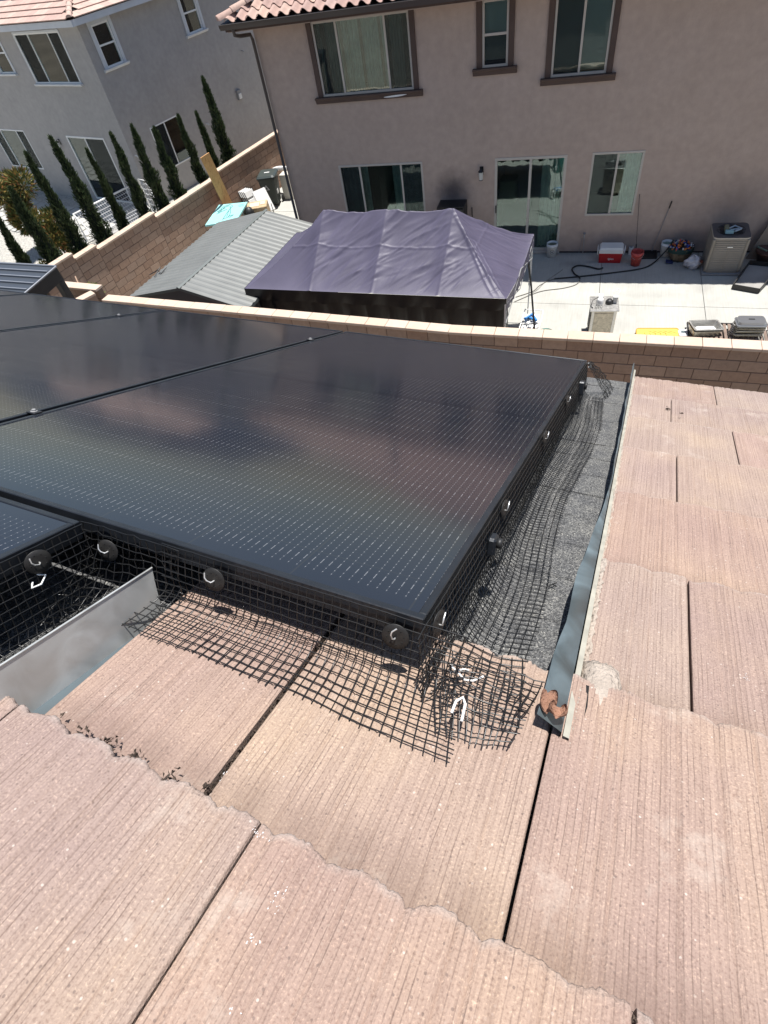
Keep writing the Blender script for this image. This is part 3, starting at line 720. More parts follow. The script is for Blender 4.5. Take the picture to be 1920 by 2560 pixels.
window(wh, TWR, 4.66, 5.44, 4.48, 5.62, (), (5.08,), fw=.05, fmat=M_WHITEP, back='none', muntin=(4.72, 5.38, 5.10, 5.58)); trim(wh, TWR, 4.66, 5.44, 4.48, 5.62, .13, M_TRIM_W, sh=.09, over=.06, pr=.04)
window(wh, TWR, 1.22, 2.74, .91, 2.43, (1.98,), fw=.045, fmat=M_WHITEP, back='none', screens=(0,))
lantern(-4.36, 2.10, TW, 'small black wall lantern beside the sliding door of the grey house')
b = MB(); b.bbox(6.22, 6.46, -.10, -.002, 1.92, 2.26, .01); b.xf(TWR).build('vent_hood', M_GREY, wh)
b = MB(); b.bbox(6.25, 6.43, -.12, -.101, 1.95, 2.14, .01); b.xf(TWR).build('vent_flap', M_WHITE, wh)
for (x, z) in ((7.2, 3.4), (.12, 1.87), (4.06, 1.71)):
    b = MB(); b.tube([(x, .0, z), (x, -.10, z), (x+.01, -.13, z-.05)], .022, 8); b.xf(TWR).build('vent_pipe', M_WHITE if z < 2 else M_STUC_W, wh)
# roof of grey house
ov = .45; ez = 5.98; s2 = math.tan(R(18))
def wl(x, y, z): return TW @ Vector((x, y, z))
b = MB(); b.add([wl(-14.4, -ov, ez-.05), wl(ov, -ov, ez-.05), wl(ov-7, 7-ov, ez+7*s2-.05), wl(-14.4, 7-ov, ez+7*s2-.05), wl(ov, 13, ez-.05), wl(ov-7, 13, ez+7*s2-.05)], [(0, 1, 2, 3), (1, 4, 5, 2)])
b.build('roof_deck', M_BLACKM, wh)
b = MB(); b.box(-14.4, ov, -ov, -ov+.04, 5.76, 5.93); b.box(ov-.04, ov, -ov+.041, 13, 5.76, 5.93); b.xf(TW).build('fascia', M_TRIM_W, wh)
b = MB(); b.box(-14.4, ov-.041, -ov+.041, -.002, 5.765, 5.785); b.box(.002, ov-.042, -.001, 13, 5.765, 5.785); b.xf(TW).build('soffit', M_TRIM_W, wh)
ftm = MB().add([(0, 0, .035), (.325, 0, .035), (.325, .40, .0), (0, .40, 0), (0, .002, .005), (.325, .002, .005)], [(0, 1, 2, 3), (4, 5, 1, 0), (4, 0, 3), (5, 2, 1)]).mesh('roof_tile', M_FTILE)
t2 = math.atan(s2)
for r_ in range(7):
    d = r_*.35*math.cos(t2); z = ez+d*s2-.03
    x = ov-d-.16-.33*(r_ % 2)*.5
    lim = -6.2 if r_ < 4 else -4.4
    while x-.33 > lim:
        x -= .33; link('roof_tile', ftm, wh, Matrix.Translation((x, -ov-.05+d, z)) @ Matrix.Rotation(t2, 4, 'X'))
    y = -ov+d+.16+.33*(r_ % 2)*.5
    while y < 4.4:
        link('roof_tile', ftm, wh, Matrix.Translation((ov+.05-d, y, z)) @ Matrix.Rotation(R(90), 4, 'Z') @ Matrix.Rotation(t2, 4, 'X')); y += .33
hm2 = MB(); P2 = P*np.array([.75, 1, .75]); hm2.grid(P2); hm2.add([tuple(p) for p in P2[0]], [tuple(range(9))]); hip2 = hm2.mesh('hip_tile', M_FTILE)
for k in range(7):
    d = .33*k
    link('hip_tile', hip2, wh, Matrix.Translation((ov+.02-d*.72, -ov-.02+d*.72, ez+d*.72*s2+.02)) @ Matrix.Rotation(R(45), 4, 'Z') @ Matrix.Rotation(math.atan(s2/1.414), 4, 'X'))

# ------------------------------------------------------------------ near house: its roof carries the camera
nh = empty('tiled_roof_house', mat=RF); tag(nh, 'near house with pink ribbed concrete roof tiles under the solar panels', 'house')
def rf_build(b, name, mats, parent=None): return b.build(name, mats, nh if parent is None else parent, world=False)
EDGE = 2.60
b = MB(); b.box(-8.5, 6.5, -4.0, EDGE, -.62, -.575); rf_build(b, 'roof_deck', M_DARK)
# walls and eave below the roof
invR = RF.inverted(); ev = RF @ Vector((0, EDGE, -.62)); Fh = Matrix.Translation((0, 0, 0)) @ Matrix.Rotation(RO, 4, 'Z')
eh = Fh.inverted() @ ev
hb = MB(); hb.box(-8.3, 6.3, -2.6, eh.y-.55, -.05, ev.z-.02)
hb.xf(Fh); hb.xf(invR); rf_build(hb, 'wall', M_STUC_W)
hb = MB(); hb.add([(-8.5, EDGE, -.60), (6.5, EDGE, -.60), (6.5, EDGE+.02, -.60), (-8.5, EDGE+.02, -.60), (-8.5, EDGE, -.72), (6.5, EDGE, -.72), (6.5, EDGE+.02, -.72), (-8.5, EDGE+.02, -.72)], [(0,3,2,1),(4,5,6,7),(0,1,5,4),(1,2,6,5),(2,3,7,6),(3,0,4,7)])
rf_build(hb, 'fascia', M_TRIM_B)
# composition shingles under the array, course by course
y = .24; k = 0
while y < 2.74:
    y1 = y+.143; xr = .035
    n = 30; P = np.zeros((2, n, 3))
    xl_ = -8.2 if True else 0
    sb = MB(); x = xl_-rnd.uniform(0, .25)
    pts = []
    while x < xr:
        w = rnd.choice((.13, .18, .24, .3)); xe = min(x+w, xr)
        h0 = .562+.0; lift = rnd.choice((.0, .003))
        sb.box(x, xe, y-.01, y1+rnd.choice((0, .0, .001)), -.575, -.563+(lift*.5+.0012*(k % 2) if k > 9 else 0)); x = xe
    rf_build(sb, 'shingle_course', M_GRAN); y = y1; k += 1

# ---- concrete tiles
EXP = .3415
def lipnoise(q): return [q.uniform(-1, 1) for _ in range(400)]
def roof_tile(x0, x1, lip, seed, wild=1.0, y_start=None):
    q = random.Random(seed); q1 = random.Random(lip*1000+5)
    dx = .0024; nx = max(4, int(round((x1-x0)/dx))+1); xs_ = np.linspace(x0, x1, nx); ny = 16
    ys0 = lip-EXP-.055 if y_start is None else y_start
    g = np.zeros(nx); i = 0
    while i < nx:                                   # ribbed shake grooves
        i += q.randint(2, 6) if q.random() < .72 else q.randint(7, 18)
        if i < nx: g[i] = -q.uniform(.0006, .0026)
    wav = np.array([.0016*abs(math.sin(math.pi*(x+.011)/.066)) for x in xs_])
    rough = np.convolve(np.array([q.uniform(-1, 1) for _ in range(nx+4)]), np.ones(5)/5, 'valid')*1.6
    fine = np.array([q.uniform(-1, 1) for _ in range(nx)])
    scal = np.array([abs(math.sin(math.pi*(x+.02*lip)/.066))**.6 for x in xs_])
    chips = np.zeros(nx)
    for _ in range(q.randint(0, 3)):
        c = q.uniform(x0, x1); w_ = q.uniform(.004, .012); chips += -.006*np.exp(-((xs_-c)/w_)**2)*q.random()
    lipy = lip + (.0085*(scal-.6) + .0022*rough + .0009*fine + chips)*wild
    P = np.zeros((ny+2, nx, 3)); rise = .033
    tw = q.uniform(-.0012, .0012); dz0 = q.uniform(-.0015, .0015)
    for j in range(ny):
        f = j/(ny-1); f = f if j < ny-3 else [.0, .975, .992, 1.0][j-(ny-4)] if ny-4 <= j else f
        for i in range(nx):
            yy = ys0+(lipy[i]-ys0)*f
            dep = .5+(lip-yy)*rise/EXP
            z = -dep+wav[i]+dz0+g[i]*(.5+.8*abs(math.sin(yy*37+i*1.7)))+tw*math.sin(yy*6)
            if j == ny-1: z -= .0025
            if i == 0 or i == nx-1: z -= .002
            P[j, i] = (xs_[i], yy, z)
    for i in range(nx):
        P[ny, i] = P[ny-1, i]+np.array((0, .0015, -.010)); P[ny+1, i] = P[ny-1, i]+np.array((0, -.003, -.021))
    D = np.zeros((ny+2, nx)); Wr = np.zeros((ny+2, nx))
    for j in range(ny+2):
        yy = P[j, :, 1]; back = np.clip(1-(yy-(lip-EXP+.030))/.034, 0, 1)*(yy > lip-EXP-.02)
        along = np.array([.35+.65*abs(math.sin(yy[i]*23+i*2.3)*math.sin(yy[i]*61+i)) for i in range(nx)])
        D[j] = np.clip(-g/.0026*along*.40+back*.60*(.5+.5*np.abs(np.sin(np.arange(nx)*.13+lip*9))), 0, 1)  # darker in the grooves and along the upper lap
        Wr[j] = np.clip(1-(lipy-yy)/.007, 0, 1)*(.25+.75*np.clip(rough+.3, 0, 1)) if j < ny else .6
    b = MB().grid(P, smooth=True)
    L = [tuple(P[j, 0]) for j in range(ny)]; R_ = [tuple(P[j, nx-1]) for j in range(ny)]
    lo = lambda p: (p[0], p[1], p[2]-.022)
    b.add(L+[lo(p) for p in L], [(j, j+1, ny+j+1, ny+j) for j in range(ny-1)])
    b.add(R_+[lo(p) for p in R_], [(j, ny+j, ny+j+1, j+1) for j in range(ny-1)])
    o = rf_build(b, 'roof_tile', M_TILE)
    for nm, A in (('groove_lap_tone', D), ('wear', Wr)):
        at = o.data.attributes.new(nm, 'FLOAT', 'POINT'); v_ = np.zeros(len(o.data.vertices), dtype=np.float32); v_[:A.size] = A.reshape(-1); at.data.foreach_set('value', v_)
    return o
courses = {-2: -.415, -1: -.0735, 0: .268, 1: .610, 2: .951, 3: 1.293, 4: 1.634, 5: 1.976, 6: 2.317, 7: 2.659}
TW_ = .33; gap = .0026; seed = 100
def fill(x0, x1, joints, lip, **kw):
    global seed
    js = [x0]+[j for j in joints if x0+.02 < j < x1-.02]+[x1]
    for a, c in zip(js[:-1], js[1:]):
        seed += 1; roof_tile(a+gap*.5, c-gap*.5, lip, seed, **kw)
fill(-2.2, 2.4, [-.222+TW_*k for k in range(-7, 9)], courses[0])
fill(-1.2, 1.6, [.009+TW_*k for k in range(-7, 9)], courses[-1])
fill(-1.2, 1.6, [.17+TW_*k for k in range(-7, 9)], courses[-2])
seed = 400
roof_tile(-.548, -.3095, courses[1], 301, y_start=.20); roof_tile(-.3015, .0085, courses[1], 302, y_start=.20)
roof_tile(.0115, .3375, courses[1], 303); fill(.34, 2.4, [.34+TW_*k for k in range(1, 7)], courses[1])
for c in range(2, 8):
    js = [.172+TW_*k for k in range(0, 8)] if c % 2 == 0 else [.339+TW_*k for k in range(0, 8)]
    fill(.032, 2.4, js, courses[c])
# underlayment edge and mortar seen between flashing and tiles
M_MORTW = simple('pale_mortar', (.40, .34, .285), .95, bump=.8, bscale=160, vary=.15, vscale=40)
M_CREAM = simple('weathered_cream_strip', (.31, .295, .245), .8, bump=.3, vary=.2, vscale=30)

def ribbon(pts_lo, pts_hi, th=.0012):
    """thin bent sheet between two polylines"""
    n = len(pts_lo); P = np.zeros((2, n, 3)); P[0] = pts_lo; P[1] = pts_hi
    b = MB().grid(P, smooth=True); Q = P.copy(); Q[:, :, 0] += th; b.grid(Q[::-1], smooth=True)
    b.add([tuple(P[1, i]) for i in range(n)]+[tuple(Q[1, i]) for i in range(n)], [(i, i+1, n+i+1, n+i) for i in range(n-1)])
    return b
# right-hand flashing: an upright fin leaning over the shingle strip
fy = np.linspace(.505, 2.83, 60); lo = []; hi = []; top2 = []
keys = [(.50, -.009), (.56, -.006), (.64, -.008), (.705, -.004), (.86, -.003), (1.0, .008), (1.27, .019), (1.52, .020), (2.0, .018), (2.6, .016), (2.9, .018)]
ky, kx = zip(*keys)
for i, yy in enumerate(fy):
    tx = float(np.interp(yy, ky, kx))+.0015*math.sin(yy*11)+.001*math.sin(yy*29)
    depth = float(np.interp(yy, (.5, .7, 1.0, 2.4, 2.83), (.484, .487, .489, .487, .470)))+.002*math.sin(yy*7.3)
    hi.append((tx, yy, -depth)); lo.append((.017+.003*min(1, yy/1.2), yy, -.53)); 
top2 = [(.019+.003*min(1, p_[1]/1.2), p_[1], -.497) for p_ in lo]
b = MB(); n = len(fy); P = np.zeros((3, n, 3)); P[0] = hi; P[1] = top2; P[2] = [(p_[0]+.001, p_[1], -.562) for p_ in lo]
b.grid(P); Q = P.copy(); Q[:, :, 0] += .0014; Q[:, :, 2] -= .0008; b.grid(Q[::-1])
b.add([tuple(P[0, i]) for i in range(n)]+[tuple(Q[0, i]) for i in range(n)], [(i, i+1, n+i+1, n+i) for i in range(n-1)])
rf_build(b, 'flashing', M_ZINCB)
b = MB(); P = np.zeros((2, n, 3))
P[0] = [(p_[0]+.0035, p_[1], -.502-.001*math.sin(p_[1]*19)) for p_ in top2]; P[1] = [(p_[0]+.0105, p_[1], -.503) for p_ in top2]
b.grid(P[:, ::-1]); P2_ = P.copy(); P2_[0] = P[1]; P2_[1] = P[1]-np.array((0, 0, .05)); b.grid(P2_[:, ::-1]); rf_build(b, 'flashing_lip', M_CREAM)
# ragged mortar bedding along the cut tile edges
for c in range(1, 8):
    l = courses[c]; q = random.Random(c); m_ = 46; P = np.zeros((3, m_, 3))
    ya = l-EXP+ (.012 if c > 1 else .225); yb = l-.004
    for i in range(m_):
        yy = ya+(yb-ya)*i/(m_-1); d = .5+(l-yy)*.033/EXP
        w = .003+.005*q.random()+(.003 if c == 2 else 0)
        P[0, i] = (.0305-.002*q.random(), yy, -d-.018); P[1, i] = (.031, yy, -d-.0005+.0015*q.random()); P[2, i] = (.031+w, yy, -d+.001)
    rf_build(MB().grid(P[:, ::-1]), 'mortar_bedding', M_MORTW)
b = MB(); q = random.Random(5)                       # broken lump of mortar at the near end
nn_ = 14; P = np.zeros((nn_, nn_, 3))
for i in range(nn_):
    for j in range(nn_):
        u, v = i/(nn_-1), j/(nn_-1); e_ = math.sin(math.pi*u)*math.sin(math.pi*v)
        P[i, j] = (.030+.048*v+.006*q.random()*(u)+.012*(1-u)*v, .545+.125*u, -.506-.012*(1-u)+.011*e_**.5+.0035*q.random()-.014*(1-e_**.3))
rf_build(b.grid(P), 'mortar_lump', M_MORTW)
b = MB(); b.add([(.036, .505, -.5105), (.041, .53, -.5075), (.045, .565, -.503), (.043, .60, -.500), (.037, .60, -.500), (.037, .57, -.503), (.034, .54, -.507)], [(0, 1, 2, 3, 4, 5, 6)][:1]); rf_build(b, 'crack', M_DARK)
# end of the right flashing, bent down and dirty
b = MB(); P = np.zeros((4, 5, 3))
for i in range(4):
    for j in range(5):
        P[i, j] = (-.002+.006*j, .512-.006*i, -.505-.006*i+.004*math.sin(j*1.2))
del P
# left-hand flashing: taller plain galvanised fin beside the array
fx0 = -.585; ys_ = np.linspace(.10, .50, 24); P = np.zeros((5, 24, 3))
for i, yy in enumerate(ys_):
    e2 = .012*max(0, (yy-.485)/.02) if yy > .485 else 0
    bow = .002*math.sin(yy*8)
    P[0, i] = (-.5835+bow, yy+.010, -.4610); P[1, i] = (-.5775+bow*.7, yy+.006, -.489); P[2, i] = (-.5715+bow*.3, yy+.003, -.514); P[3, i] = (-.5665, yy, -.535); P[4, i] = (-.540, yy-.004, -.5375)
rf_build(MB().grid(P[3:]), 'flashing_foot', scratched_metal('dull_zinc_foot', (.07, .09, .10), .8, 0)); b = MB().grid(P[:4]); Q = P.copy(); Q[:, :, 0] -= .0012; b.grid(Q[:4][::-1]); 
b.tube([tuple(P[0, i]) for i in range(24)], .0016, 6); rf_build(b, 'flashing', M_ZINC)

# ---- moss clumps and bird droppings on the tiles
M_DEBRIS = simple('dry_moss', (.085, .06, .045), .95, bump=1, bscale=300, vary=.5, vscale=120)
def clump(x, y, z, r, sd):
    q = random.Random(sd); b = MB()
    for _ in range(26):
        a = q.uniform(0, 6.28); rr = r*q.random()**.7; px_, py_ = x+rr*math.cos(a)*.7, y+rr*math.sin(a)
        s = r*q.uniform(.12, .35); h = q.uniform(.2, .8)*r
        vs = [(px_+q.uniform(-s, s), py_+q.uniform(-s, s), z+q.uniform(-.001, h)) for _ in range(4)]
        b.add(vs, [(0, 1, 2), (0, 2, 3), (0, 3, 1), (1, 3, 2)])
    return rf_build(b, 'moss_clump', M_DEBRIS)
for k, (x, y, r) in enumerate(((-.511, .272, .008), (-.471, .273, .008), (-.431, .274, .010), (-.388, .272, .011), (-.34, .270, .010), (-.299, .268, .009), (-.258, .267, .006))):
    clump(x, y+.003, -.516, r*1.5, k)
clump(-.304, .29, -.522, .006, 22); clump(.108, .262, -.503, .005, 23); clump(.20, 2.12, -.503, .008, 24); clump(.16, 2.18, -.51, .012, 25)
b = MB(); q = random.Random(12)                      # joint packed with debris
for _ in range(160):
    yy = q.uniform(.285, .56); d = .5+(.61-yy)*.033/EXP
    x = -.3055+q.uniform(-.003, .003); s = .003; vs = [(x+q.uniform(-s, s), yy+q.uniform(-s*2, s*2), -d-.008+q.uniform(-.004, .006)) for _ in range(4)]
    b.add(vs, [(0, 1, 2), (0, 2, 3), (0, 3, 1), (1, 3, 2)])
rf_build(b, 'packed_debris', M_DEBRIS)
M_DROP = simple('white_dropping', (.58, .55, .54), .9)
def dropping(x, y, lip, rx, ry, n_, sd):
    q = random.Random(sd); b = MB()
    for _ in range(n_):
        px_, py_ = x+q.gauss(0, rx), y+q.gauss(0, ry); s = q.uniform(.0002, .0009)
        z = -(.5+(lip-py_)*.033/EXP)+.0017; m_ = 6
        b.add([(px_+s*math.cos(a*6.283/m_)*q.uniform(.5, 1.2), py_+s*math.sin(a*6.283/m_)*q.uniform(.5, 1.2), z) for a in range(m_)], [tuple(range(m_))])
    tag(rf_build(b, 'bird_dropping', M_DROP), kind='stuff')
dropping(-.238, .338, .61, .0055, .003, 60, 1); dropping(-.298, .312, .61, .003, .004, 30, 2); dropping(-.171, .222, .268, .003, .0055, 60, 3); dropping(-.174, .188, .268, .003, .002, 22, 4)
dropping(-.22, .258, .268, .006, .0018, 35, 5); dropping(-.16, .145, .268, .002, .002, 14, 6); dropping(.24, .74, .951, .002, .005, 14, 7)

# ------------------------------------------------------------------ solar panels
PW, PH = 1.052, 1.879
def panel_parts(root, w, h, org):
    """frame rails, glass sheet; panel-local x across, y down the slope, origin centre of the glass"""
    fwid, th = .011, .030
    for (x0, x1, y0, y1) in ((-w/2, w/2, -h/2, -h/2+fwid), (-w/2, w/2, h/2-fwid, h/2), (-w/2, -w/2+fwid, -h/2+fwid, h/2-fwid), (w/2-fwid, w/2, -h/2+fwid, h/2-fwid)):
        MB().bbox(x0, x1, y0, y1, -th, 0, .0012).build('frame_rail', M_FRAME, root, world=False)
    MB().box(-w/2+fwid, w/2-fwid, -h/2+fwid, h/2-fwid, -.006, -.0018).build('cell_sheet', M_CELL, root, world=False)
    MB().box(-w/2+fwid, w/2-fwid, -h/2+fwid, h/2-fwid, -.0088, -.0065).build('backsheet', M_BLACK, root, world=False)
def panel(xr, w, y0, label):
    M = RF @ Matrix.Translation((xr-w/2, y0+PH/2, -.411))
    p = empty('solar_panel', mat=M); tag(p, label, 'solar panel', 'black solar panels on the near roof')
    panel_parts(p, w, PH, None); return p
panel(-.158, 1.083, .518, 'black solar panel at the right end of the array, edged by netting on two sides')
panel(-1.259, 1.05, .518, 'black solar panel second from the right in the lower row')
panel(-2.327, 1.04, .518, 'black solar panel third from the right in the lower row')
panel(-3.384, 1.05, .518, 'black solar panel fourth from the right, near the dark metal-roofed shelter')
panel(-4.45, 1.05, .518, 'black solar panel at the far left of the lower row')
panel(-.712, 1.05, .503-PH, 'black solar panel of the upper row, cut by the left edge above the netting')
panel(-1.78, 1.05, .503-PH, 'black solar panel of the upper row just outside the left edge')
# rails, feet, clamps
rk = empty('mounting_rails', mat=RF); tag(rk, 'black mounting rails and feet beneath the solar panels', 'rail')
for y in (.86, 2.08):
    MB().bbox(-5.6, -.175, y-.02, y+.02, -.485, -.445, .003).build('rail', M_BLACKM, rk, world=False)
    x = -.45
    while x > -5.5:
        MB().bbox(x-.03, x+.03, y-.05, y+.05, -.562, -.486, .004).build('foot', M_BLACKM, rk, world=False); x -= 1.2
for y in (-.9, .1):
    MB().bbox(-2.7, -.73, y-.02, y+.02, -.485, -.445, .003).build('rail', M_BLACKM, rk, world=False)
def clamp(x, y, label):
    M = RF @ Matrix.Translation((x, y, -.411)); c = empty('panel_clamp', mat=M); tag(c, label, 'clamp', 'mid clamps between the solar panels')
    MB().bbox(-.0145, .0145, -.011, .011, .0005, .0035, .001).build('plate', M_BLACKM, c, world=False)
    MB().lathe([(0, .0090), (.0042, .0090), (.0050, .008), (.0050, .004)], (0, 0, 0), 6, smooth=False).lathe([(.0078, .0036), (.0078, .0048), (.0, .0048)], (0, 0, 0), 12).build('bolt', M_GREY, c, world=False)
for (x, y), lb in zip(((-1.250, .831), (-1.250, 2.086), (-2.318, 2.074), (-2.318, .86)), ('black clamp and bolt on the first panel seam, toward the left edge', 'black clamp and bolt on the first panel seam, near the far edge', 'black clamp and bolt on the second panel seam', 'black clamp and bolt near end of second panel seam')):
    clamp(x, y, lb)

# ------------------------------------------------------------------ bird netting
WR_ = .00085
def net(name, fn, ns, nt_, label, amp=.0016, sd=0, skip=0.0, r=WR_, ext=True, a0=0, a1=None):
    """fn(s,t) -> roof-frame point for wire crossing (s,t)"""
    q = random.Random(sd); P = np.zeros((ns, nt_, 3))
    for i in range(ns):
        for j in range(nt_):
            P[i, j] = np.array(fn(i, j))+np.array([q.uniform(-amp, amp) for _ in range(3)])
    V_ = []; Fc = []
    def strand(pts, lift):
        m = len(pts); base = len(V_)
        for i in range(m):
            t = pts[min(i+1, m-1)]-pts[max(i-1, 0)]; t = t/(np.linalg.norm(t)+1e-9)
            a = np.cross(t, (0, 0, 1.)); la = np.linalg.norm(a); a = a/la if la > 1e-3 else np.array((1., 0, 0)); b_ = np.cross(a, t)
            for k in range(5):
                an = 2*math.pi*k/5
                V_.append(tuple(pts[i]+np.array((0, 0, lift))+a*(r*math.cos(an))+b_*(r*math.sin(an))))
        for i in range(m-1):
            for k in range(5):
                k2 = (k+1) % 5; Fc.append((base+i*5+k, base+i*5+k2, base+(i+1)*5+k2, base+(i+1)*5+k))
    for i in range(ns):
        pts = [P[i, j] for j in range(nt_)]
        if ext: pts = pts+[pts[-1]+(pts[-1]-pts[-2])*q.uniform(.2, .6)]
        strand(pts, 0)
    for j in range(nt_):
        pts = [P[i, j] for i in range(ns)]
        if ext: pts = [pts[0]-(pts[1]-pts[0])*q.uniform(.1, .6)]+pts+[pts[-1]+(pts[-1]-pts[-2])*q.uniform(.1, .6)]
        strand(pts, r*1.6)
    n_ = empty('bird_netting', mat=RF); tag(n_, label, 'netting')
    b = MB(); b.add(V_, Fc, 0, True); b.build('wire_mesh', M_WIRE, n_, world=False)
    return n_
C_ = .0127
def tile_dep(y, lip=.61): return .5+(lip-y)*.033/EXP
def front_fn(i, j):
    x = -.105-i*C_*.985+.0*j; s = j*C_
    wob = .004*math.sin(x*23)+.003*math.sin(x*41+1)
    d0 = .416; drop = .072+.006*math.sin(x*15)
    if s < drop: return (x-.006*max(0, (x+.15)/.05)*s/drop, .514-.004*math.sin(s/drop*3.1)-.006*(s/drop), -(d0+s))
    u = s-drop; f = min(1, u/.035); 
    curve = .012*math.exp(-u/.02)
    y = .508-u*.93+wob*.4+ .006*math.sin(x*9)*f; 
    dep = min(tile_dep(y)-.003, d0+drop+.016*(1-math.exp(-u/.02))+u*.13-.0+wob*.5)
    spread = 1+.25*f*(u/.1)
    return (-.33+(x+.33)*(1+.09*min(1, u/.1)) , y, -dep)
net('bird_netting', front_fn, 37, 13, 'black wire netting hanging from the near panel edge and flaring over the pink tiles', sd=1, amp=.0004)
def right_fn(i, j):
    y = .49+i*C_*.992; s = j*C_
    wob = .006*math.sin(y*4.1)+.003*math.sin(y*9+1)+.0012*math.sin(y*23)
    drop = .105+.01*math.sin(y*6)
    if s < drop: f = s/drop; return (-.1535+.006*math.sin(f*3.1)+.012*f*f, y, -(.416+s*(.97)))
    u = s-drop; x = -.139+u*.98+wob*min(1, u/.04)*.6
    dep = .416+drop+(.5515-.416-drop)*(1-math.exp(-u/.022))-abs(wob)*.7*min(1, u/.05)
    if y < .64:
        dep = min(dep, .4975+max(0, (y-.612)/.028)*.054); x += .035*max(0, (.62-y)/.12)*min(1, u/.1)
    return (x, y+.006*math.sin(j*.7+y*4), -min(dep, .556))
net('bird_netting', right_fn, 150, 16, 'long black wire netting along the right panel edge over the grey shingle strip', sd=2, amp=.0005)
def left_fn(i, j):
    y = .500-i*C_; s = j*C_; wob = .006*math.sin(y*17)+.004*math.sin(y*33+2)
    drop = .105+.012*math.sin(y*8)
    if s < drop: f = s/drop; return (-.7075+.006*math.sin(f*3)+.02*f*f, y, -(.416+s))
    u = s-drop; return (-.687+u*.95, y+.01*math.sin(j*.6), -min(.556, .521+.035*(1-math.exp(-u/.03))-abs(wob)*.6))
net('bird_netting', left_fn, 60, 18, 'black wire netting in the dark recess beside the upright galvanised flashing', sd=3, amp=.0006)
def corner_in_fn(i, j):           # strip that turns the inner corner below the first panel
    x = -.715+i*C_; s = j*C_; drop = .09
    if s < drop: return (x, .512-.05*(s/drop)**2*max(0, 1-i/13), -(.418+s))
    u = s-drop; return (x, .508-.05*max(0, 1-i/13)-u*.8, -min(.556, .508+u*.55))
net('bird_netting', corner_in_fn, 15, 13, 'crumpled black netting at the inner corner of the solar array', sd=4, amp=.0022)
def flap_fn(i, j):
    a, c = i/13, j/9; q = .0022*math.sin(i*.6+j*.4)+.0012*math.sin(j*.9)
    p00, p10, p01, p11 = Vector((-.150, .550, -.470)), Vector((-.014, .575, -.497)), Vector((-.112, .452, -.506)), Vector((-.027, .466, -.501))
    p_ = p00*(1-a)*(1-c)+p10*a*(1-c)+p01*(1-a)*c+p11*a*c
    return (p_.x+q, p_.y-q, p_.z+.016*math.sin(math.pi*a)*math.sin(math.pi*c)+abs(q)*.6)
net('bird_netting', flap_fn, 14, 10, 'tangled flap of black netting folded round the outer panel corner', sd=5, amp=.0012)
def far_fn(i, j):
    a, c = i/13, j/13
    p00, p10, p01, p11 = Vector((-.155, 2.37, -.42)), Vector((-.145, 2.45, -.425)), Vector((-.060, 2.40, -.555)), Vector((-.040, 2.56, -.54))
    p_ = p00*(1-a)*(1-c)+p10*a*(1-c)+p01*(1-a)*c+p11*a*c
    return (p_.x+.003*math.sin(j*1.9), p_.y+.004*math.sin(i*1.3), p_.z+.01*math.sin(math.pi*c))
net('bird_netting', far_fn, 14, 14, 'gathered black netting at the far right corner of the array', sd=8, amp=.003)

# clips: round black washers with bent wire hooks
def clip(loc, nrm, label, hook=(.0, .012, .014), r=.0178, roll=0.0):
    z = Vector(nrm).normalized(); y = (Vector((0, 0, 1))-z*z.z).normalized(); x = y.cross(z)
    M = RF @ Matrix(((x.x, y.x, z.x, loc[0]), (x.y, y.y, z.y, loc[1]), (x.z, y.z, z.z, loc[2]), (0, 0, 0, 1))) @ Matrix.Rotation(roll, 4, 'Z')
    c = empty('mesh_clip', mat=M); tag(c, label, 'clip', 'round clips holding the netting to the panels')
    b = MB().lathe([(0, -.0006), (r*.97, -.0006), (r, -.0001), (r*.97, .0007), (r*.5, .0009), (0, .0009)], (0, 0, 0), 28); b.build('washer', M_CLIP, c, world=False)
    hb = MB()
    for k in range(8):
        a = k*.785+.3; hb.lathe([(0, .0011), (.0011, .0011), (.0012, .0009)], (r*.62*math.cos(a), r*.62*math.sin(a), 0), 6)
    hb.build('washer_hole', M_DARK, c, world=False)
    pts = [(.001, -.001, .0), (.001, -.001, .004), (-.001, -.002, .006), (-.007, .000, .007), (-.010, .004, .007), (-.0105, .011, .006)]
    MB().tube([(a_*1.0, b_*1.0, c_) for a_, b_, c_ in pts], .00105, 7).build('hook', M_STEELW, c, world=False)
clip((-.464, .505, -.4415), (.1, -1, .10), 'round black clip with a bent silver hook midway along the near panel edge')
clip((-.188, .505, -.4385), (.1, -1, .10), 'round black clip with hook beside the near right panel corner', roll=-.9)
clip((-.660, .500, -.447), (.2, -1, .1), 'round black clip with silver hook beside the inner corner of the array')
clip((-.695, .416, -.4315), (1, -.3, .1), 'dark round clip on the upper-row panel above a white tie')
clip((-.145, .540, -.427), (1, -.12, .1), 'round black clip on the right panel edge, next to the near corner', roll=-1.2)
clip((-.145, .897, -.424), (1, -.12, .1), 'round black clip on the right panel edge, just past the optimiser', roll=-1.2)
clip((-.145, 1.318, -.416), (1, -.12, .1), 'round black clip midway along the right panel edge', roll=-1.2)
clip((-.145, 1.722, -.420), (1, -.12, .1), 'round black clip third-quarter along the right panel edge', roll=-1.2)
def skirt_box(x, y, d, s, label):
    M = RF @ Matrix.Translation((x, y, -d)); o = empty('power_optimiser', mat=M); tag(o, label, 'electrical box', 'small black boxes under the right panel edge')
    MB().bbox(-.012*s, .012*s, -.022*s, .022*s, -.035*s, .018*s, .004).build('body', M_FRAME, o, world=False)
    MB().lathe([(0, 0), (.014*s, 0), (.014*s, .008), (0, .008)], (0, .0, .0), 12).xf(Matrix.Translation((.012*s, 0, .0)) @ Matrix.Rotation(R(90), 4, 'Y')).build('knob', M_BLACK, o, world=False)
skirt_box(-.140, .80, .440, .62, 'black box clamped under the right panel edge between two clips')
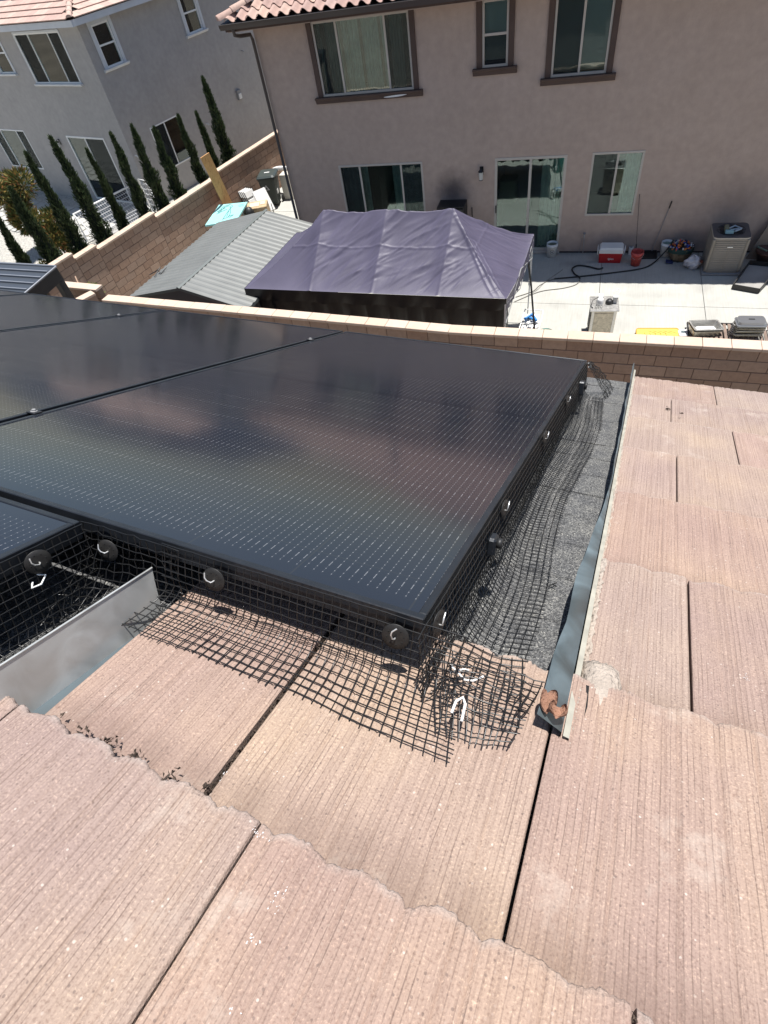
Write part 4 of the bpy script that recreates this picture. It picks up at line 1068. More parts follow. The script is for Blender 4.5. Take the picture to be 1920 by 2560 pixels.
skirt_box(-.140, 2.11, .452, .9, 'black box under the right panel edge near the far corner')
# white cable ties
def tie(pts, r, label):
    o = empty('cable_tie', mat=RF @ Matrix.Translation(pts[0])); tag(o, label, 'tie'); p0 = Vector(pts[0])
    MB().tube([Vector(p_)-p0 for p_ in pts], r, 7).build('strand', M_WHITEP, o, world=False)
tie([(-.120, .530, -.478), (-.108, .524, -.480), (-.100, .521, -.484), (-.090, .524, -.484), (-.080, .535, -.482)], .0014, 'white wire tie lying across the netting at the panel corner')
tie([(-.118, .518, -.478), (-.104, .528, -.474), (-.098, .531, -.476)], .0010, 'short white tie end twisted over the netting at the panel corner')
tie([(-.099, .468, -.489), (-.098, .480, -.481), (-.092, .487, -.479), (-.087, .480, -.481), (-.085, .462, -.490)], .0017, 'looped white tie on the netting flap over the pink tile')
tie([(-.700, .412, -.452), (-.693, .420, -.455), (-.688, .408, -.462), (-.695, .398, -.465), (-.700, .404, -.460)], .0015, 'curled white tie in the dark netting on the left')
tie([(-.152, 2.42, -.425), (-.143, 2.43, -.43), (-.140, 2.42, -.44), (-.146, 2.40, -.438)], .004, 'knotted white tie at the far corner of the array')
# cut wire scrap and dead leaf
o = empty('wire_scrap', mat=RF @ Matrix.Translation((-.042, .905, -.556))); tag(o, 'scrap of cut black wire on the grey shingles', 'wire scrap')
MB().tube([(-.006, -.012, 0), (.002, -.001, .002), (.008, .012, 0)], .0011, 5).tube([(-.008, .006, 0), (.001, 0, .002), (.010, -.004, .001)], .0011, 5).build('strand', M_WIRE, o, world=False)
M_LEAFD = simple('dead_leaf', (.27, .14, .09), .8, bump=.6, bscale=220, vary=.25, vscale=80)
o = empty('dead_leaf', mat=RF @ Matrix.Translation((.010, .527, -.484))); tag(o, 'curled dead brown leaf caught on the flashing end', 'leaf')
P = np.zeros((14, 10, 3))
for i in range(14):
    for j in range(10):
        u, v = i/13, j/9-.5; w = .013*math.sin(math.pi*min(1, u*.95+.03))**.7; curl = v*3.6
        P[i, j] = (-.012+w*math.sin(curl)*.75+.014*u*.3, .016-.034*u+.003*math.sin(v*5), .004+w*(1-math.cos(curl))*.62+.004*math.sin(u*7)-.003*u)
MB().grid(P).build('blade', M_LEAFD, o, world=False)
P = np.zeros((12, 10, 3))
for i in range(12):
    for j in range(10):
        u, v = i/11, j/9-.5; w = .011*math.sin(math.pi*min(1, u*.95+.04))**.6; curl = v*4.4
        P[i, j] = (.002+w*math.sin(curl), -.004-.02*u, .004+w*(1-math.cos(curl))*.7+.003*math.sin(u*9))
MB().grid(P).build('blade', M_LEAFD, o, world=False)

# ------------------------------------------------------------------ canopy tent
M_TENT = simple('faded_purple_canopy', (.080, .072, .112), .50, 0, .45, bump=.12, bscale=500, vary=.12, vscale=1.5)
M_TENTB = simple('black_wall_shaded_valance', (.008, .008, .009), .38, 0, .45)
tn = empty('canopy_tent', (-4.2, 11.75, 0)); tag(tn, 'faded purple canopy tent with black side walls standing on the patio', 'tent')
c00, c10, c11, c01 = Vector((-7.24, 10.47, 0)), Vector((-1.28, 10.28, 0)), Vector((-1.06, 13.0, 0)), Vector((-7.02, 13.2, 0))
NX, NY = 420, 200; P = np.zeros((NY+1, NX+1, 3)); q = random.Random(4)
folds = [(q.uniform(.22, .98), q.uniform(.06, .94), q.uniform(.12, .40), q.choice((.012, .018, .03)), q.uniform(.45, .80), q.uniform(.003, .012)*q.choice((1, 1, -1))) for _ in range(330)]
U_, V_g = np.meshgrid(np.linspace(0, 1, NX+1), np.linspace(0, 1, NY+1))
xr0, xr1, ym = .275, .765, .50
tt = np.minimum.reduce([U_/xr0, (1-U_)/(1-xr1), V_g/ym, (1-V_g)/(1-ym)]); tt = np.clip(tt, 0, 1)
side = np.minimum(U_/xr0, (1-U_)/(1-xr1)) < np.minimum(V_g/ym, (1-V_g)/(1-ym))
Zt = 2.10+1.12*tt**np.where(side, 1.18, 1.10)
ribs = [0, .275, .52, .765, 1.0]
sag = np.ones_like(U_)
for r_ in (.275, .52, .765): sag *= 1-np.exp(-((U_-r_)/.03)**2)
Zt -= .075*sag*np.sin(np.pi*np.clip(tt, 0, 1))**.7*(.6+.4*tt)
# eave scallops between posts on the short right-hand side
Zt -= .16*np.clip((U_-.80)/.20, 0, 1)**2*np.sin(np.pi*V_g)**1
Zt -= .10*np.sin(np.pi*np.clip((U_-.275)/.245, 0, 2))**2*np.clip(tt-.55, 0, 1)
seam = np.exp(-((tt-.60)/.012)**2)*.010; Zt += seam
for r_ in (.275, .52, .765): Zt += .012*np.exp(-((U_-r_)/.006)**2)*(1-tt*.3)
for (u0, v0, L_, w_, ang, amp) in folds:
    dx, dy = (U_-u0)*5.96, (V_g-v0)*2.75
    ca, sa = math.cos(ang), math.sin(ang)
    a = dx*ca+dy*sa; b_ = -dx*sa+dy*ca+.25*a*a
    Zt += amp*np.exp(-(b_/(w_*2.0))**2)*np.exp(-(a/(L_*2.2))**2)*(1-np.exp(-((np.minimum(V_g, 1-V_g))/.05)**2))
# tension folds radiating from the right-hand peak to the corners
for (cu, cv) in ((1.0, 0.0), (1.0, 1.0)):
    for k in range(5):
        ex, ey = (cu-.765)*5.96, (cv-.5)*2.75; L = math.hypot(ex, ey); ux, uy = ex/L, ey/L
        dx, dy = (U_-.765)*5.96, (V_g-.5)*2.75; a = dx*ux+dy*uy; b_ = -dx*uy+dy*ux+(.05*k-.1)*(1+.6*np.sin(a*2+k))
        Zt += .020*np.exp(-(b_/.022)**2)*np.clip(np.sin(np.pi*np.clip(a/L, 0, 1)), 0, 1)
for i in range(NY+1):
    for j in range(NX+1):
        u, v = U_[i, j], V_g[i, j]
        p_ = c00*(1-u)*(1-v)+c10*u*(1-v)+c11*u*v+c01*(1-u)*v
        P[i, j] = (p_.x, p_.y, Zt[i, j])
MB().grid(P).build('canopy_top', M_TENT, tn)
b = MB()                                             # sewn seam tape over the ribs
for k in range(40): pass
def valance(a, c, na, depth, mat, name, z0, wv=.012, per=.5, out=.006, sd=0):
    q = random.Random(sd); n = 90; d = (c-a); nrm = Vector((d.y, -d.x, 0)).normalized(); P = np.zeros((10, n, 3)); ph = [q.uniform(0, 6) for _ in range(4)]
    for i in range(10):
        for j in range(n):
            f = j/(n-1); t = i/9; s = f*d.length
            w = wv*t*(math.sin(s/per*6.28+ph[0])+.6*math.sin(s/per*15+ph[1]+t*2)+.4*math.sin(s/per*31+ph[2]+t*5))
            p_ = a+d*f+nrm*(out+w); top = z0(f) if callable(z0) else z0
            P[i, j] = (p_.x, p_.y, top-depth*t)
    return MB().grid(P[::-1]).build(name, mat, tn)
sideR = lambda f: float(2.10-.16*math.sin(math.pi*f))
valance(c00, c10, 90, .27, M_TENTB, 'valance', 2.105, wv=.03, per=.9, out=.015, sd=1)  # purple fabric like the other valances; its shade is painted in as black
valance(c10, c11, 60, .26, M_TENT, 'valance', lambda f: sideR(f)+.004, sd=2)
valance(c11, c01, 60, .26, M_TENT, 'valance', 2.105, sd=3); valance(c01, c00, 60, .26, M_TENT, 'valance', 2.105, sd=4)
valance(c00, c10, 90, 1.6, M_TENTB, 'side_wall', 1.90, wv=.12, per=.45, out=-.06, sd=5)
valance(c01, c00, 90, 1.6, M_TENTB, 'side_wall', 1.85, wv=.035, per=.8, out=-.03, sd=6)
cL = c10.lerp(c11, .10); valance(c10, cL, 60, 1.8, M_TENTB, 'side_wall', 1.86, wv=.02, per=.3, out=-.02, sd=7)
b = MB()
for (p_, nm) in ((c00, 0), (c10, 1), (c11, 2), (c01, 3)):
    x, y = p_.x*.992-.03, p_.y; y += .03 if nm < 2 else -.03
    leg = MB().bbox(x-.019, x+.019, y-.019, y+.019, .95, 2.08, .003).bbox(x-.014, x+.014, y-.014, y+.014, .02, .95, .003).bbox(x-.03, x+.03, y-.03, y+.03, .9, 1.0, .006).bbox(x-.05, x+.05, y-.05, y+.05, 0, .02, .004)
    leg.build('leg', M_WHITEP, tn)
for (a, c) in ((c10, c11), (c01, c11)):
    d = c-a; t = MB(); t.tube([a+Vector((0, 0, 2.0)), a+d*.5+Vector((0, 0, 1.55)), c+Vector((0, 0, 2.0))], .012, 6); t.tube([a+Vector((0, 0, 1.55)), a+d*.5+Vector((0, 0, 2.0)), c+Vector((0, 0, 1.55))], .012, 6); t.build('truss', M_GREY, tn)
o = empty('tie_strap', (-.95, 12.62, 0)); tag(o, 'dark strap stretched from the tent corner down to the patio', 'strap')
def strap(pts, w, name, mat, par):
    b = MB()
    for a, c in zip(pts[:-1], pts[1:]):
        a, c = Vector(a), Vector(c); s_ = Vector((1, .2, 0)).normalized()*w
        b.quad(a-s_, a+s_, c+s_, c-s_)
    return b.build(name, mat, par)
strap([(-1.20, 12.75, 2.0), (-1.03, 12.75, 1.05), (-.83, 12.36, .02)], .022, 'webbing', M_BLACKM, o)

# ------------------------------------------------------------------ metal shed
M_SHEDR = simple('grey_green_ribbed_steel', (.195, .20, .19), .45, .25, .4, vary=.08, vscale=2)
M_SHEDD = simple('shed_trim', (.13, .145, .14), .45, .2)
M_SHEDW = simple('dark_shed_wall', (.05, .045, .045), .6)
sh = empty('metal_shed', (-8.75, 10.15, 0), R(-6.5)); tag(sh, 'grey-green metal shed with ribbed gable roof beside the purple tent', 'shed')
TS = MW[sh.name]; hwid, slen, ez_, rz2 = 1.70, 4.05, 1.90, 2.26
for sg in (-1, 1):
    nrib = 23; n = nrib*6; P = np.zeros((2, n+1, 3))
    for i in range(n+1):
        y = slen*i/n; ph = (i % 6); h = (0, .0, .012, .016, .012, 0)[ph]
        P[0, i] = (sg*.02, y, rz2+h); P[1, i] = (sg*(hwid+.06), y, ez_-.013+h)
    P = P if sg > 0 else P[::-1]
    for k in range(3):
        a, c = k*46, (k+1)*46; b = MB().grid(P[:, a:c+1], smooth=False); b.build('roof_sheet', M_SHEDR, sh, world=False)
b = MB(); b.add([(-.05, -.04, rz2+.014), (0, -.04, rz2+.040), (.05, -.04, rz2+.014), (-.05, slen+.02, rz2+.014), (0, slen+.02, rz2+.040), (.05, slen+.02, rz2+.014)], [(0, 1, 4, 3), (1, 2, 5, 4)])
b.tube([(0, -.05, rz2+.03), (0, -.03, rz2+.03)], .02, 8); b.build('ridge_cap', M_SHEDD, sh, world=False)
b = MB()
for sg in (-1, 1):
    b.add([(0, -.02, rz2+.012), (sg*(hwid+.06), -.02, ez_-.005), (sg*(hwid+.06), -.02, ez_-.075), (0, -.02, rz2-.055)], [(0, 1, 2, 3) if sg > 0 else (3, 2, 1, 0)])
    b.box(min(sg*hwid, sg*(hwid+.06)), max(sg*hwid, sg*(hwid+.06)), -.018, slen, ez_-.08, ez_-.02)
b.build('eave_trim', M_SHEDD, sh, world=False)
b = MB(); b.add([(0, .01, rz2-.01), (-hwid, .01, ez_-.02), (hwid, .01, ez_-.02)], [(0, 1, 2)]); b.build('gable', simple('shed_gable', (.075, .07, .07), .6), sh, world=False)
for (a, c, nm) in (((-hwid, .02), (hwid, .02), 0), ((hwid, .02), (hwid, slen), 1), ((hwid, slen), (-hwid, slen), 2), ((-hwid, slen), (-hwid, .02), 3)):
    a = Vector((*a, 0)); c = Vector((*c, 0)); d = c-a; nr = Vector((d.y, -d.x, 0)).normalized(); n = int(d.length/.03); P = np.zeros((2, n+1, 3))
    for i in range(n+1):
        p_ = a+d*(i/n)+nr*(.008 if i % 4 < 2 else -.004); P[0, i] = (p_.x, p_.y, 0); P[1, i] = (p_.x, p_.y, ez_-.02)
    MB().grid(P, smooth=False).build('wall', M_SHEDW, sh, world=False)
o = empty('wire_hook', (-10.2, 11.35, 1.93)); tag(o, 'small black bent wire on the left eave of the shed', 'hook')
MB().tube([(-10.45, 11.3, 1.95), (-10.25, 11.45, 2.0), (-10.1, 11.3, 1.97), (-10.05, 11.55, 2.02)], .012, 5).tube([(-10.25, 11.2, 1.95), (-10.2, 11.5, 2.04)], .012, 5).build('wire', M_BLACKM, o)

# ------------------------------------------------------------------ dark shelter with standing-seam roof (left)
M_SEAM = simple('charcoal_metal_roof', (.075, .085, .10), .38, .4, .5)
M_SEAMR = simple('seam_rib', (.26, .27, .29), .35, .4)
M_BLKP = simple('black_beam_paint', (.02, .019, .019), .5)
pg = empty('patio_shelter', (-10.98, 9.29, 0), R(-4)); tag(pg, 'black-framed shelter with charcoal standing-seam roof left of the panels', 'shelter')
zr, wy, sx0 = 3.20, 4.2, -5.5; rd_z = lambda y: zr+.05*y
MB().add([(sx0, 0, zr), (0, 0, zr), (0, -wy, rd_z(-wy)), (sx0, -wy, rd_z(-wy)), (sx0, 0, zr-.03), (0, 0, zr-.03), (0, -wy, rd_z(-wy)-.03), (sx0, -wy, rd_z(-wy)-.03)], [(0, 3, 2, 1), (4, 5, 6, 7), (0, 1, 5, 4), (1, 2, 6, 5)]).build('roof_sheet', M_SEAM, pg, world=False)
for k in range(1, 19):
    y = -.225*k; b = MB(); b.bbox(sx0, -.04, y-.016, y+.016, rd_z(y)+.002, rd_z(y)+.034, .004); b.build('seam_rib', M_SEAMR, pg, world=False)
b = MB(); b.tube([(sx0, .01, zr+.01), (.0, .01, zr+.01)], .025, 6); b.build('back_edge', M_SEAMR, pg, world=False)
b = MB(); b.tube([(.01, 0, zr+.01), (.01, -wy, rd_z(-wy)+.01)], .02, 6); b.build('side_edge', M_SEAMR, pg, world=False)
b = MB(); b.add([(-.02, .02, zr-.005), (-.02, -wy, rd_z(-wy)-.005), (-.02, -wy, rd_z(-wy)-.30), (-.02, .02, zr-.30), (-.14, .02, zr-.031), (-.14, -wy, rd_z(-wy)-.031), (-.14, -wy, rd_z(-wy)-.30), (-.14, .02, zr-.30)], [(0, 1, 2, 3), (7, 6, 5, 4), (3, 2, 6, 7), (0, 3, 7, 4)]); b.build('side_beam', M_BLKP, pg, world=False)
b = MB(); b.bbox(sx0, -.141, -.10, .02, zr-.30, zr-.035, .005); b.build('back_beam', M_BLKP, pg, world=False)
for (x, y) in ((-.10, -.06), (sx0+.1, -.06), (-.10, -wy+.1), (sx0+.1, -wy+.1)):
    b = MB(); b.bbox(x-.08, x+.08, y-.08, y+.08, 0, rd_z(y)-.301, .005); b.build('post', M_BLKP, pg, world=False)
b = MB(); V_ = [(-.03, -.14, zr-1.15), (-.03, -1.05, zr-.33), (-.03, -.80, zr-.30), (-.03, -.14, zr-.90)]; V_ = [(-.03, -.14, zr-1.05), (-.03, -1.0, zr-.30), (-.03, -.72, zr-.30), (-.03, -.14, zr-.78)]
b.add(V_+[(x-.10, y, z) for x, y, z in V_], [(0, 1, 2, 3), (7, 6, 5, 4), (0, 4, 5, 1), (1, 5, 6, 2), (2, 6, 7, 3), (3, 7, 4, 0)]); b.build('knee_brace', M_BLKP, pg, world=False)

# ------------------------------------------------------------------ plants
M_CYP = leaf_material('cypress_foliage', (.014, .026, .011), (.075, .105, .042))
M_CYPT = leaf_material('cypress_tips', (.035, .06, .02), (.10, .14, .055))
M_BARK = simple('bark', (.09, .07, .05), .95, bump=.6)
def foliage_blades(cent, dirs, ln, wd, q):
    n = len(cent); cent = np.asarray(cent); dirs = np.asarray(dirs); dirs /= np.linalg.norm(dirs, axis=1)[:, None]
    rv = q.normal(size=(n, 3)); sd = np.cross(dirs, rv); sd /= np.linalg.norm(sd, axis=1)[:, None]+1e-9
    ln = ln[:, None]; wd = wd[:, None]
    V = np.stack([cent-sd*wd, cent+dirs*ln*.5-sd*wd*.9+0, cent+dirs*ln, cent+sd*wd], 1).reshape(-1, 3)
    me = bpy.data.meshes.new('crown'); Fc = [(4*i, 4*i+1, 4*i+2, 4*i+3) for i in range(n)]
    me.from_pydata(V.tolist(), [], Fc); me.update(); return me
def cypress(x, y, h, seed, label, rmax=.20, loose=.0):
    q = np.random.default_rng(seed); o = empty('cypress_tree', (x, y, 0)); tag(o, label, 'tree', 'columnar cypresses behind the block wall')
    MB().tube([(x, y, -.05), (x+.01, y, h*.5), (x, y, h*.93)], [.045, .03, .008], 7).build('trunk', M_BARK, o)
    n = int(6500*h/4*1.2); t = q.random(n)**1.02; phi = q.random(n)*6.283
    rmax = rmax*1.55; lump = .80+.20*np.sin(phi*3+t*17+seed)+.20*np.sin(phi*5-t*31+seed*2)+(.10+.22*loose)*np.sin(t*23+seed*1.7+np.sin(phi+seed))+.08*np.sin(t*61+phi*2)
    prof = np.clip((1-t)**.62, 0, 1)*np.clip(.55+t*2.2, 0, 1)
    rad = rmax*prof*lump; bx = .05*np.sin(t*5+seed); rr = rad*np.sqrt(q.uniform(.35, 1.0, n))
    cen = np.stack([rr*np.cos(phi)+bx*t, rr*np.sin(phi), .12+t*(h-.22)], 1)
    out = np.stack([np.cos(phi)*.38, np.sin(phi)*.38, np.ones(n)*1.15], 1)+q.normal(size=(n, 3))*.34
    me = foliage_blades(cen, out, q.uniform(.05, .12, n), q.uniform(.008, .018, n), q); me.materials.append(M_CYP); link('crown', me, o)
    m = int(n*.24); k = q.choice(n, m); cen2 = cen[k]*np.array([1.12, 1.12, 1]); me2 = foliage_blades(cen2, out[k]+np.array([0, 0, .2]), q.uniform(.06, .14, m), q.uniform(.008, .018, m), q); me2.materials.append(M_CYPT); link('crown', me2, o)
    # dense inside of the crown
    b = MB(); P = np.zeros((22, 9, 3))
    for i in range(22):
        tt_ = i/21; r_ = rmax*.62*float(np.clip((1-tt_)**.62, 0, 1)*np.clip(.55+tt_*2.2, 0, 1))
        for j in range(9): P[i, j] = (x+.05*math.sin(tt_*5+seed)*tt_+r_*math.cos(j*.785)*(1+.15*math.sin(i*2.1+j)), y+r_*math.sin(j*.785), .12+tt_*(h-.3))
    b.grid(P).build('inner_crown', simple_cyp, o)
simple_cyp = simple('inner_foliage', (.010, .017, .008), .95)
cyl = [(-12.81, 20.28, 4.09, .24, 'tall cypress at the far end of the row, above the bare plywood plank'), (-12.97, 19.55, 3.32, .15, 'thin short cypress second from the far end, just behind the plywood plank'),
 (-13.14, 18.73, 3.49, .17, 'slim cypress crossing the right edge of the grey house side window'), (-13.39, 17.56, 3.51, .22, 'bushy pale-tipped cypress in front of the grey house side window'),
 (-13.57, 16.74, 3.83, .22, 'cypress in line with the corner of the grey house, right of the goal net'), (-13.74, 15.92, 3.89, .19, 'cypress left of the grey house corner, with a loose side shoot'),
 (-13.94, 14.96, 3.79, .15, 'slender cypress in front of the middle of the grey house sliding door'), (-14.12, 14.12, 4.38, .24, 'thick tall cypress overlapping the black wall lantern'),
 (-14.31, 13.26, 4.31, .22, 'cypress whose tip crosses the lower window of the grey house'), (-14.50, 12.33, 3.81, .26, 'broad cypress overlapping the reddish shrub at the left'),
 (-14.67, 11.56, 3.56, .18, 'narrow cypress at the left edge above the dark shelter roof'), (-14.85, 10.7, 3.4, .22, 'cypress cut by the left edge, lowest in the photo')]
for k, (x, y, h, r_, lb) in enumerate(cyl): cypress(x, y, h, 11+k, lb, r_, .6 if k in (2, 3, 4, 5) else .2)
M_CROT = leaf_material('croton_leaves', (.03, .05, .015), (.09, .11, .03), ((.24, .19, .05), (.26, .10, .04)))
def shrub(x, y, h, r_, seed, label, mat, nleaf=1500, ls=(.08, .15), name='shrub', base=.25, wl_=(.02, .035)):
    q = np.random.default_rng(seed); o = empty(name, (x, y, 0)); tag(o, label, 'plant' if h < 1 else 'shrub')
    b = MB(); cl = []
    for k in range(9):
        a = q.uniform(0, 6.28); rr = r_*q.uniform(.1, .75); tz = h*q.uniform(.45, .98); c = Vector((x+rr*math.cos(a), y+rr*math.sin(a), tz)); cl.append(c)
        b.tube([(x+.02*math.cos(a), y, 0), (x+rr*.4*math.cos(a), y+rr*.4*math.sin(a), tz*.45), c], [.02*h/2, .013*h/2, .005], 5)
    b.build('stem', M_BARK, o)
    n = nleaf; idx = q.integers(0, 9, n); C3 = np.array([tuple(c) for c in cl])[idx]-np.array((x, y, 0)); off = q.normal(size=(n, 3)); off /= np.linalg.norm(off, axis=1)[:, None]; off *= (r_*.45*q.random(n)**.4)[:, None]
    cen = C3+off*np.array([1, 1, 1.3]); cen[:, 2] = np.clip(cen[:, 2], base*h*.3, h*1.05)
    me = foliage_blades(cen, off+q.normal(size=(n, 3))*.05+np.array([0, 0, .12]), q.uniform(*ls, n), q.uniform(*wl_, n), q); me.materials.append(mat); link('crown', me, o)
shrub(-19.6, 16.6, 2.5, .95, 40, 'large reddish and yellow-green leafy shrub behind the left cypresses', M_CROT, 5200, (.10, .2))
shrub(-17.2, 15.35, 1.9, .7, 41, 'smaller yellow-green leafy shrub between two cypresses on the gravel', M_CROT, 3400, (.09, .18))
shrub(-15.5, 12.9, 1.3, .4, 43, 'low dark leafy bush just behind the block wall cap', M_CROT, 700)
M_LIME = leaf_material('lime_leaves', (.10, .16, .03), (.32, .36, .08))
shrub(-12.05, 10.9, 1.75, .33, 42, 'bright green sapling against the block side wall', M_LIME, 260, (.08, .15), 'garden_plant', .7)
shrub(-11.2, 10.3, 1.45, .2, 45, 'small green sprig between the sapling and the shed', M_LIME, 60, (.08, .14), 'garden_plant', .8)
o = empty('wood_stake', (-12.75, 11.0, 0)); tag(o, 'pale wooden stake leaning beside the bright green sapling', 'stake')
MB().tube([(-12.95, 11.35, 1.85), (-12.45, 10.75, 1.2)], .022, 5).build('stake', simple('raw_wood', (.40, .27, .19), .8), o)

# soccer goal
M_NET = simple('white_cord', (.62, .62, .62), .7)
gg = empty('soccer_goal', (-17, 18.2, 0)); tag(gg, 'white netted soccer goal on the shaded paving behind the cypresses', 'goal')
a = G(183, 536, 1.0); c = G(322, 466, 1.0); d = (c-a).normalized(); bk = Vector((d.y, -d.x, 0))*-.0
nrm = Vector((d.y, -d.x, 0))*1.15
fr = MB(); A0, C0 = Vector((a.x, a.y, 0)), Vector((c.x, c.y, 0))
fr.tube([A0, a, c, C0], .035, 8); fr.tube([a, A0+nrm, C0+nrm, c], .025, 8); fr.build('frame', M_WHITEP, gg)
b = MB()
nn = 26
for i in range(nn+1):
    f = i/nn; p0 = a.lerp(c, f); p1 = (A0+nrm).lerp(C0+nrm, f); pts = [p0.lerp(p1, k/6)-Vector((0, 0, .12*math.sin(math.pi*k/6))) for k in range(7)]
    sh_ = (c-a)*(.5/nn); b.tube([p_+sh_*(k % 2)*1.0 for k, p_ in enumerate(pts)], .0045, 4); b.tube([p_+sh_*((k+1) % 2) for k, p_ in enumerate(pts)], .0045, 4)
for k in range(1, 12):
    t = k/12; b.tube([a.lerp(c, j/8).lerp((A0+nrm).lerp(C0+nrm, j/8), t)-Vector((0, 0, .12*math.sin(math.pi*t))) for j in range(9)], .008, 4)
b.build('net', M_NET, gg)
g2 = empty('soccer_goal', (-15.9, 18.9, 0)); tag(g2, 'second white net frame standing upright between two cypresses by the house corner', 'goal')
a = G(345, 448, 1.6); c = G(368, 452, 1.6); b = MB(); b.tube([Vector((a.x, a.y, 0)), a, c, Vector((c.x, c.y, 0))], .03, 8); b.build('frame', M_WHITEP, g2)
b = MB()
for k in range(9):
    b.tube([Vector((a.x, a.y, .18*k)).lerp(Vector((c.x, c.y, .18*k)), j/5)+Vector((.02*math.sin(j*2+k), 0, .05*(j % 2))) for j in range(6)], .010, 4)
for k in range(6):
    p0 = a.lerp(c, k/5); b.tube([Vector((p0.x+.03*(m % 2), p0.y, 1.6*m/8)) for m in range(9)], .010, 4)
b.build('net', M_NET, g2)

# ------------------------------------------------------------------ things on the brown house's patio
def tapered_box(b, w0, d0, w1, d1, z0, z1, bev=.02):
    def ring(w, d, z, r_):
        pts = []
        for sx, sy, a0 in ((1, 1, 0), (-1, 1, 90), (-1, -1, 180), (1, -1, 270)):
            for k in range(4):
                a = math.radians(a0+k*30); pts.append((sx*(w/2-r_)+r_*math.cos(a), sy*(d/2-r_)+r_*math.sin(a), z))
        return pts
    r0, r1 = ring(w0, d0, z0, bev), ring(w1, d1, z1, bev); n = 16
    b.add(r0+r1, [(i, (i+1) % n, n+(i+1) % n, n+i) for i in range(n)]+[tuple(range(n))[::-1], tuple(range(n, 2*n))], 0, False); return b
M_RED = simple('red_cooler', (.42, .012, .015), .4); 
co = empty('cooler', (.775, 15.97, 0), R(-1)); tag(co, 'red cooler with white lid against the taupe wall', 'cooler')
tapered_box(MB(), .56, .33, .60, .37, 0, .27).build('body', M_RED, co, world=False)
tapered_box(MB(), .615, .385, .615, .385, .27, .36).build('rim', M_WHITE, co, world=False)
tapered_box(MB(), .60, .37, .54, .31, .361, .41).build('lid', M_WHITE, co, world=False)
for s_ in (-1, 1):
    MB().tube([(s_*.33, .0-.10, .20), (s_*.345, -.10, .36), (s_*.345, .10, .36), (s_*.33, .10, .20)], .014, 6).build('handle', M_WHITE, co, world=False)
def text_mesh(txt, size, mat, parent, M, name='lettering'):
    cu = bpy.data.curves.new('lettering', 'FONT'); cu.body = txt; cu.size = size; cu.align_x = 'CENTER'; cu.align_y = 'CENTER'; cu.extrude = .0008
    ob = bpy.data.objects.new('lettering', cu); COL.objects.link(ob); dg = bpy.context.evaluated_depsgraph_get(); me = bpy.data.meshes.new_from_object(ob.evaluated_get(dg)); bpy.data.objects.remove(ob)
    me.materials.clear(); me.materials.append(mat); o_ = link(name, me, parent, M); return o_
text_mesh('Igloo', .075, M_WHITEP, co, Matrix.Translation((.02, -.181, .12)) @ Matrix.Rotation(R(86), 4, 'X'))
def bucket(x, y, h, r0, r1, mat, label, logo=False, fill=None, dirty=None):
    o = empty('bucket', (x, y, 0)); tag(o, label, 'bucket')
    MB().lathe([(0, .004), (r0, .004), (r0+(r1-r0)*.8, h*.8), (r1*1.02, h*.82), (r1*1.02, h*.84), (r1, h*.85), (r1, h), (r1-.006, h), (r1-.008, h*.85), (r0-.005, .012), (0, .012)], (0, 0, 0), 28).build('body', mat, o, world=False)
    MB().tube([(r1*math.cos(a)*1.02, -r1*.55*math.sin(a)-.05*math.sin(a), h*.84-.10*math.sin(a)) for a in [math.pi*k/12 for k in range(13)]], .003, 5).build('bail', M_STEELW, o, world=False)
    if fill: MB().lathe([(0, h*.86), (r1*.93, h*.84)], (0, 0, 0), 16).build('contents', fill, o, world=False)
    if logo:
        for rr, mt, zz in ((.062, M_BLACK, .0), (.050, M_WHITE, .0015), (.034, M_BLACK, .003), (.028, M_WHITE, .0045)):
            P = []
            for k in range(20):
                a = 2*math.pi*k/20; sx = rr*math.cos(a)*.95; zc = h*.45+rr*math.sin(a); rad = r0+(r1-r0)*zc/h+.002+zz; an = -math.pi/2+sx/rad+.15
                P.append((rad*math.cos(an), rad*math.sin(an), zc))
            MB().add(P, [tuple(range(20))]).build('logo', mt, o, world=False)
        MB().add([(-.03+.02, -(r0+(r1-r0)*.55+.010), h*.42), (.03+.02, -(r0+(r1-r0)*.55+.010), h*.42), (.03+.02, -(r0+(r1-r0)*.6+.010), h*.48), (-.03+.02, -(r0+(r1-r0)*.6+.010), h*.48)], [(0, 1, 2, 3)]).build('logo', M_BLACK, o, world=False)
    return o
M_REDB = simple('faded_red_plastic', (.50, .075, .06), .55, vary=.25, vscale=14)
M_WATER = simple('murky_water', (.12, .20, .17), .1)
bucket(-.80, 16.20, .37, .125, .150, M_WHITE, 'white bucket of dark scraps with round logo by the sliding door', True, simple('wet_scraps', (.12, .14, .10), .8, bump=1, bscale=50, vary=.6, vscale=40))
bucket(1.43, 15.72, .37, .115, .16, M_REDB, 'faded red bucket in front of the black mat')
bucket(2.17, 16.22, .37, .125, .150, M_WHITE, 'white bucket of water with round logo beside the can bag', True, M_WATER)
o = empty('white_jug', (1.30, 16.30, 0)); tag(o, 'small white plastic container against the wall behind the red bucket', 'container')
tapered_box(MB(), .11, .10, .11, .10, 0, .19, .02).build('body', M_WHITE, o, world=False); MB().lathe([(0, .215), (.03, .215), (.032, .19)], (0, 0, 0), 14).build('cap', M_GREY, o, world=False)
o = empty('dustpan', (1.78, 16.2, 0)); tag(o, 'black long-handled dustpan lying flat between the red bucket and white bucket', 'dustpan')
b = MB(); b.bbox(1.60, 1.97, 16.02, 16.38, .0, .025, .004).bbox(1.60, 1.615, 16.02, 16.38, .0251, .075, .003).bbox(1.955, 1.97, 16.02, 16.38, .0251, .075, .003).bbox(1.616, 1.954, 16.36, 16.38, .0251, .075, .003); b.build('pan', M_BLACK, o)
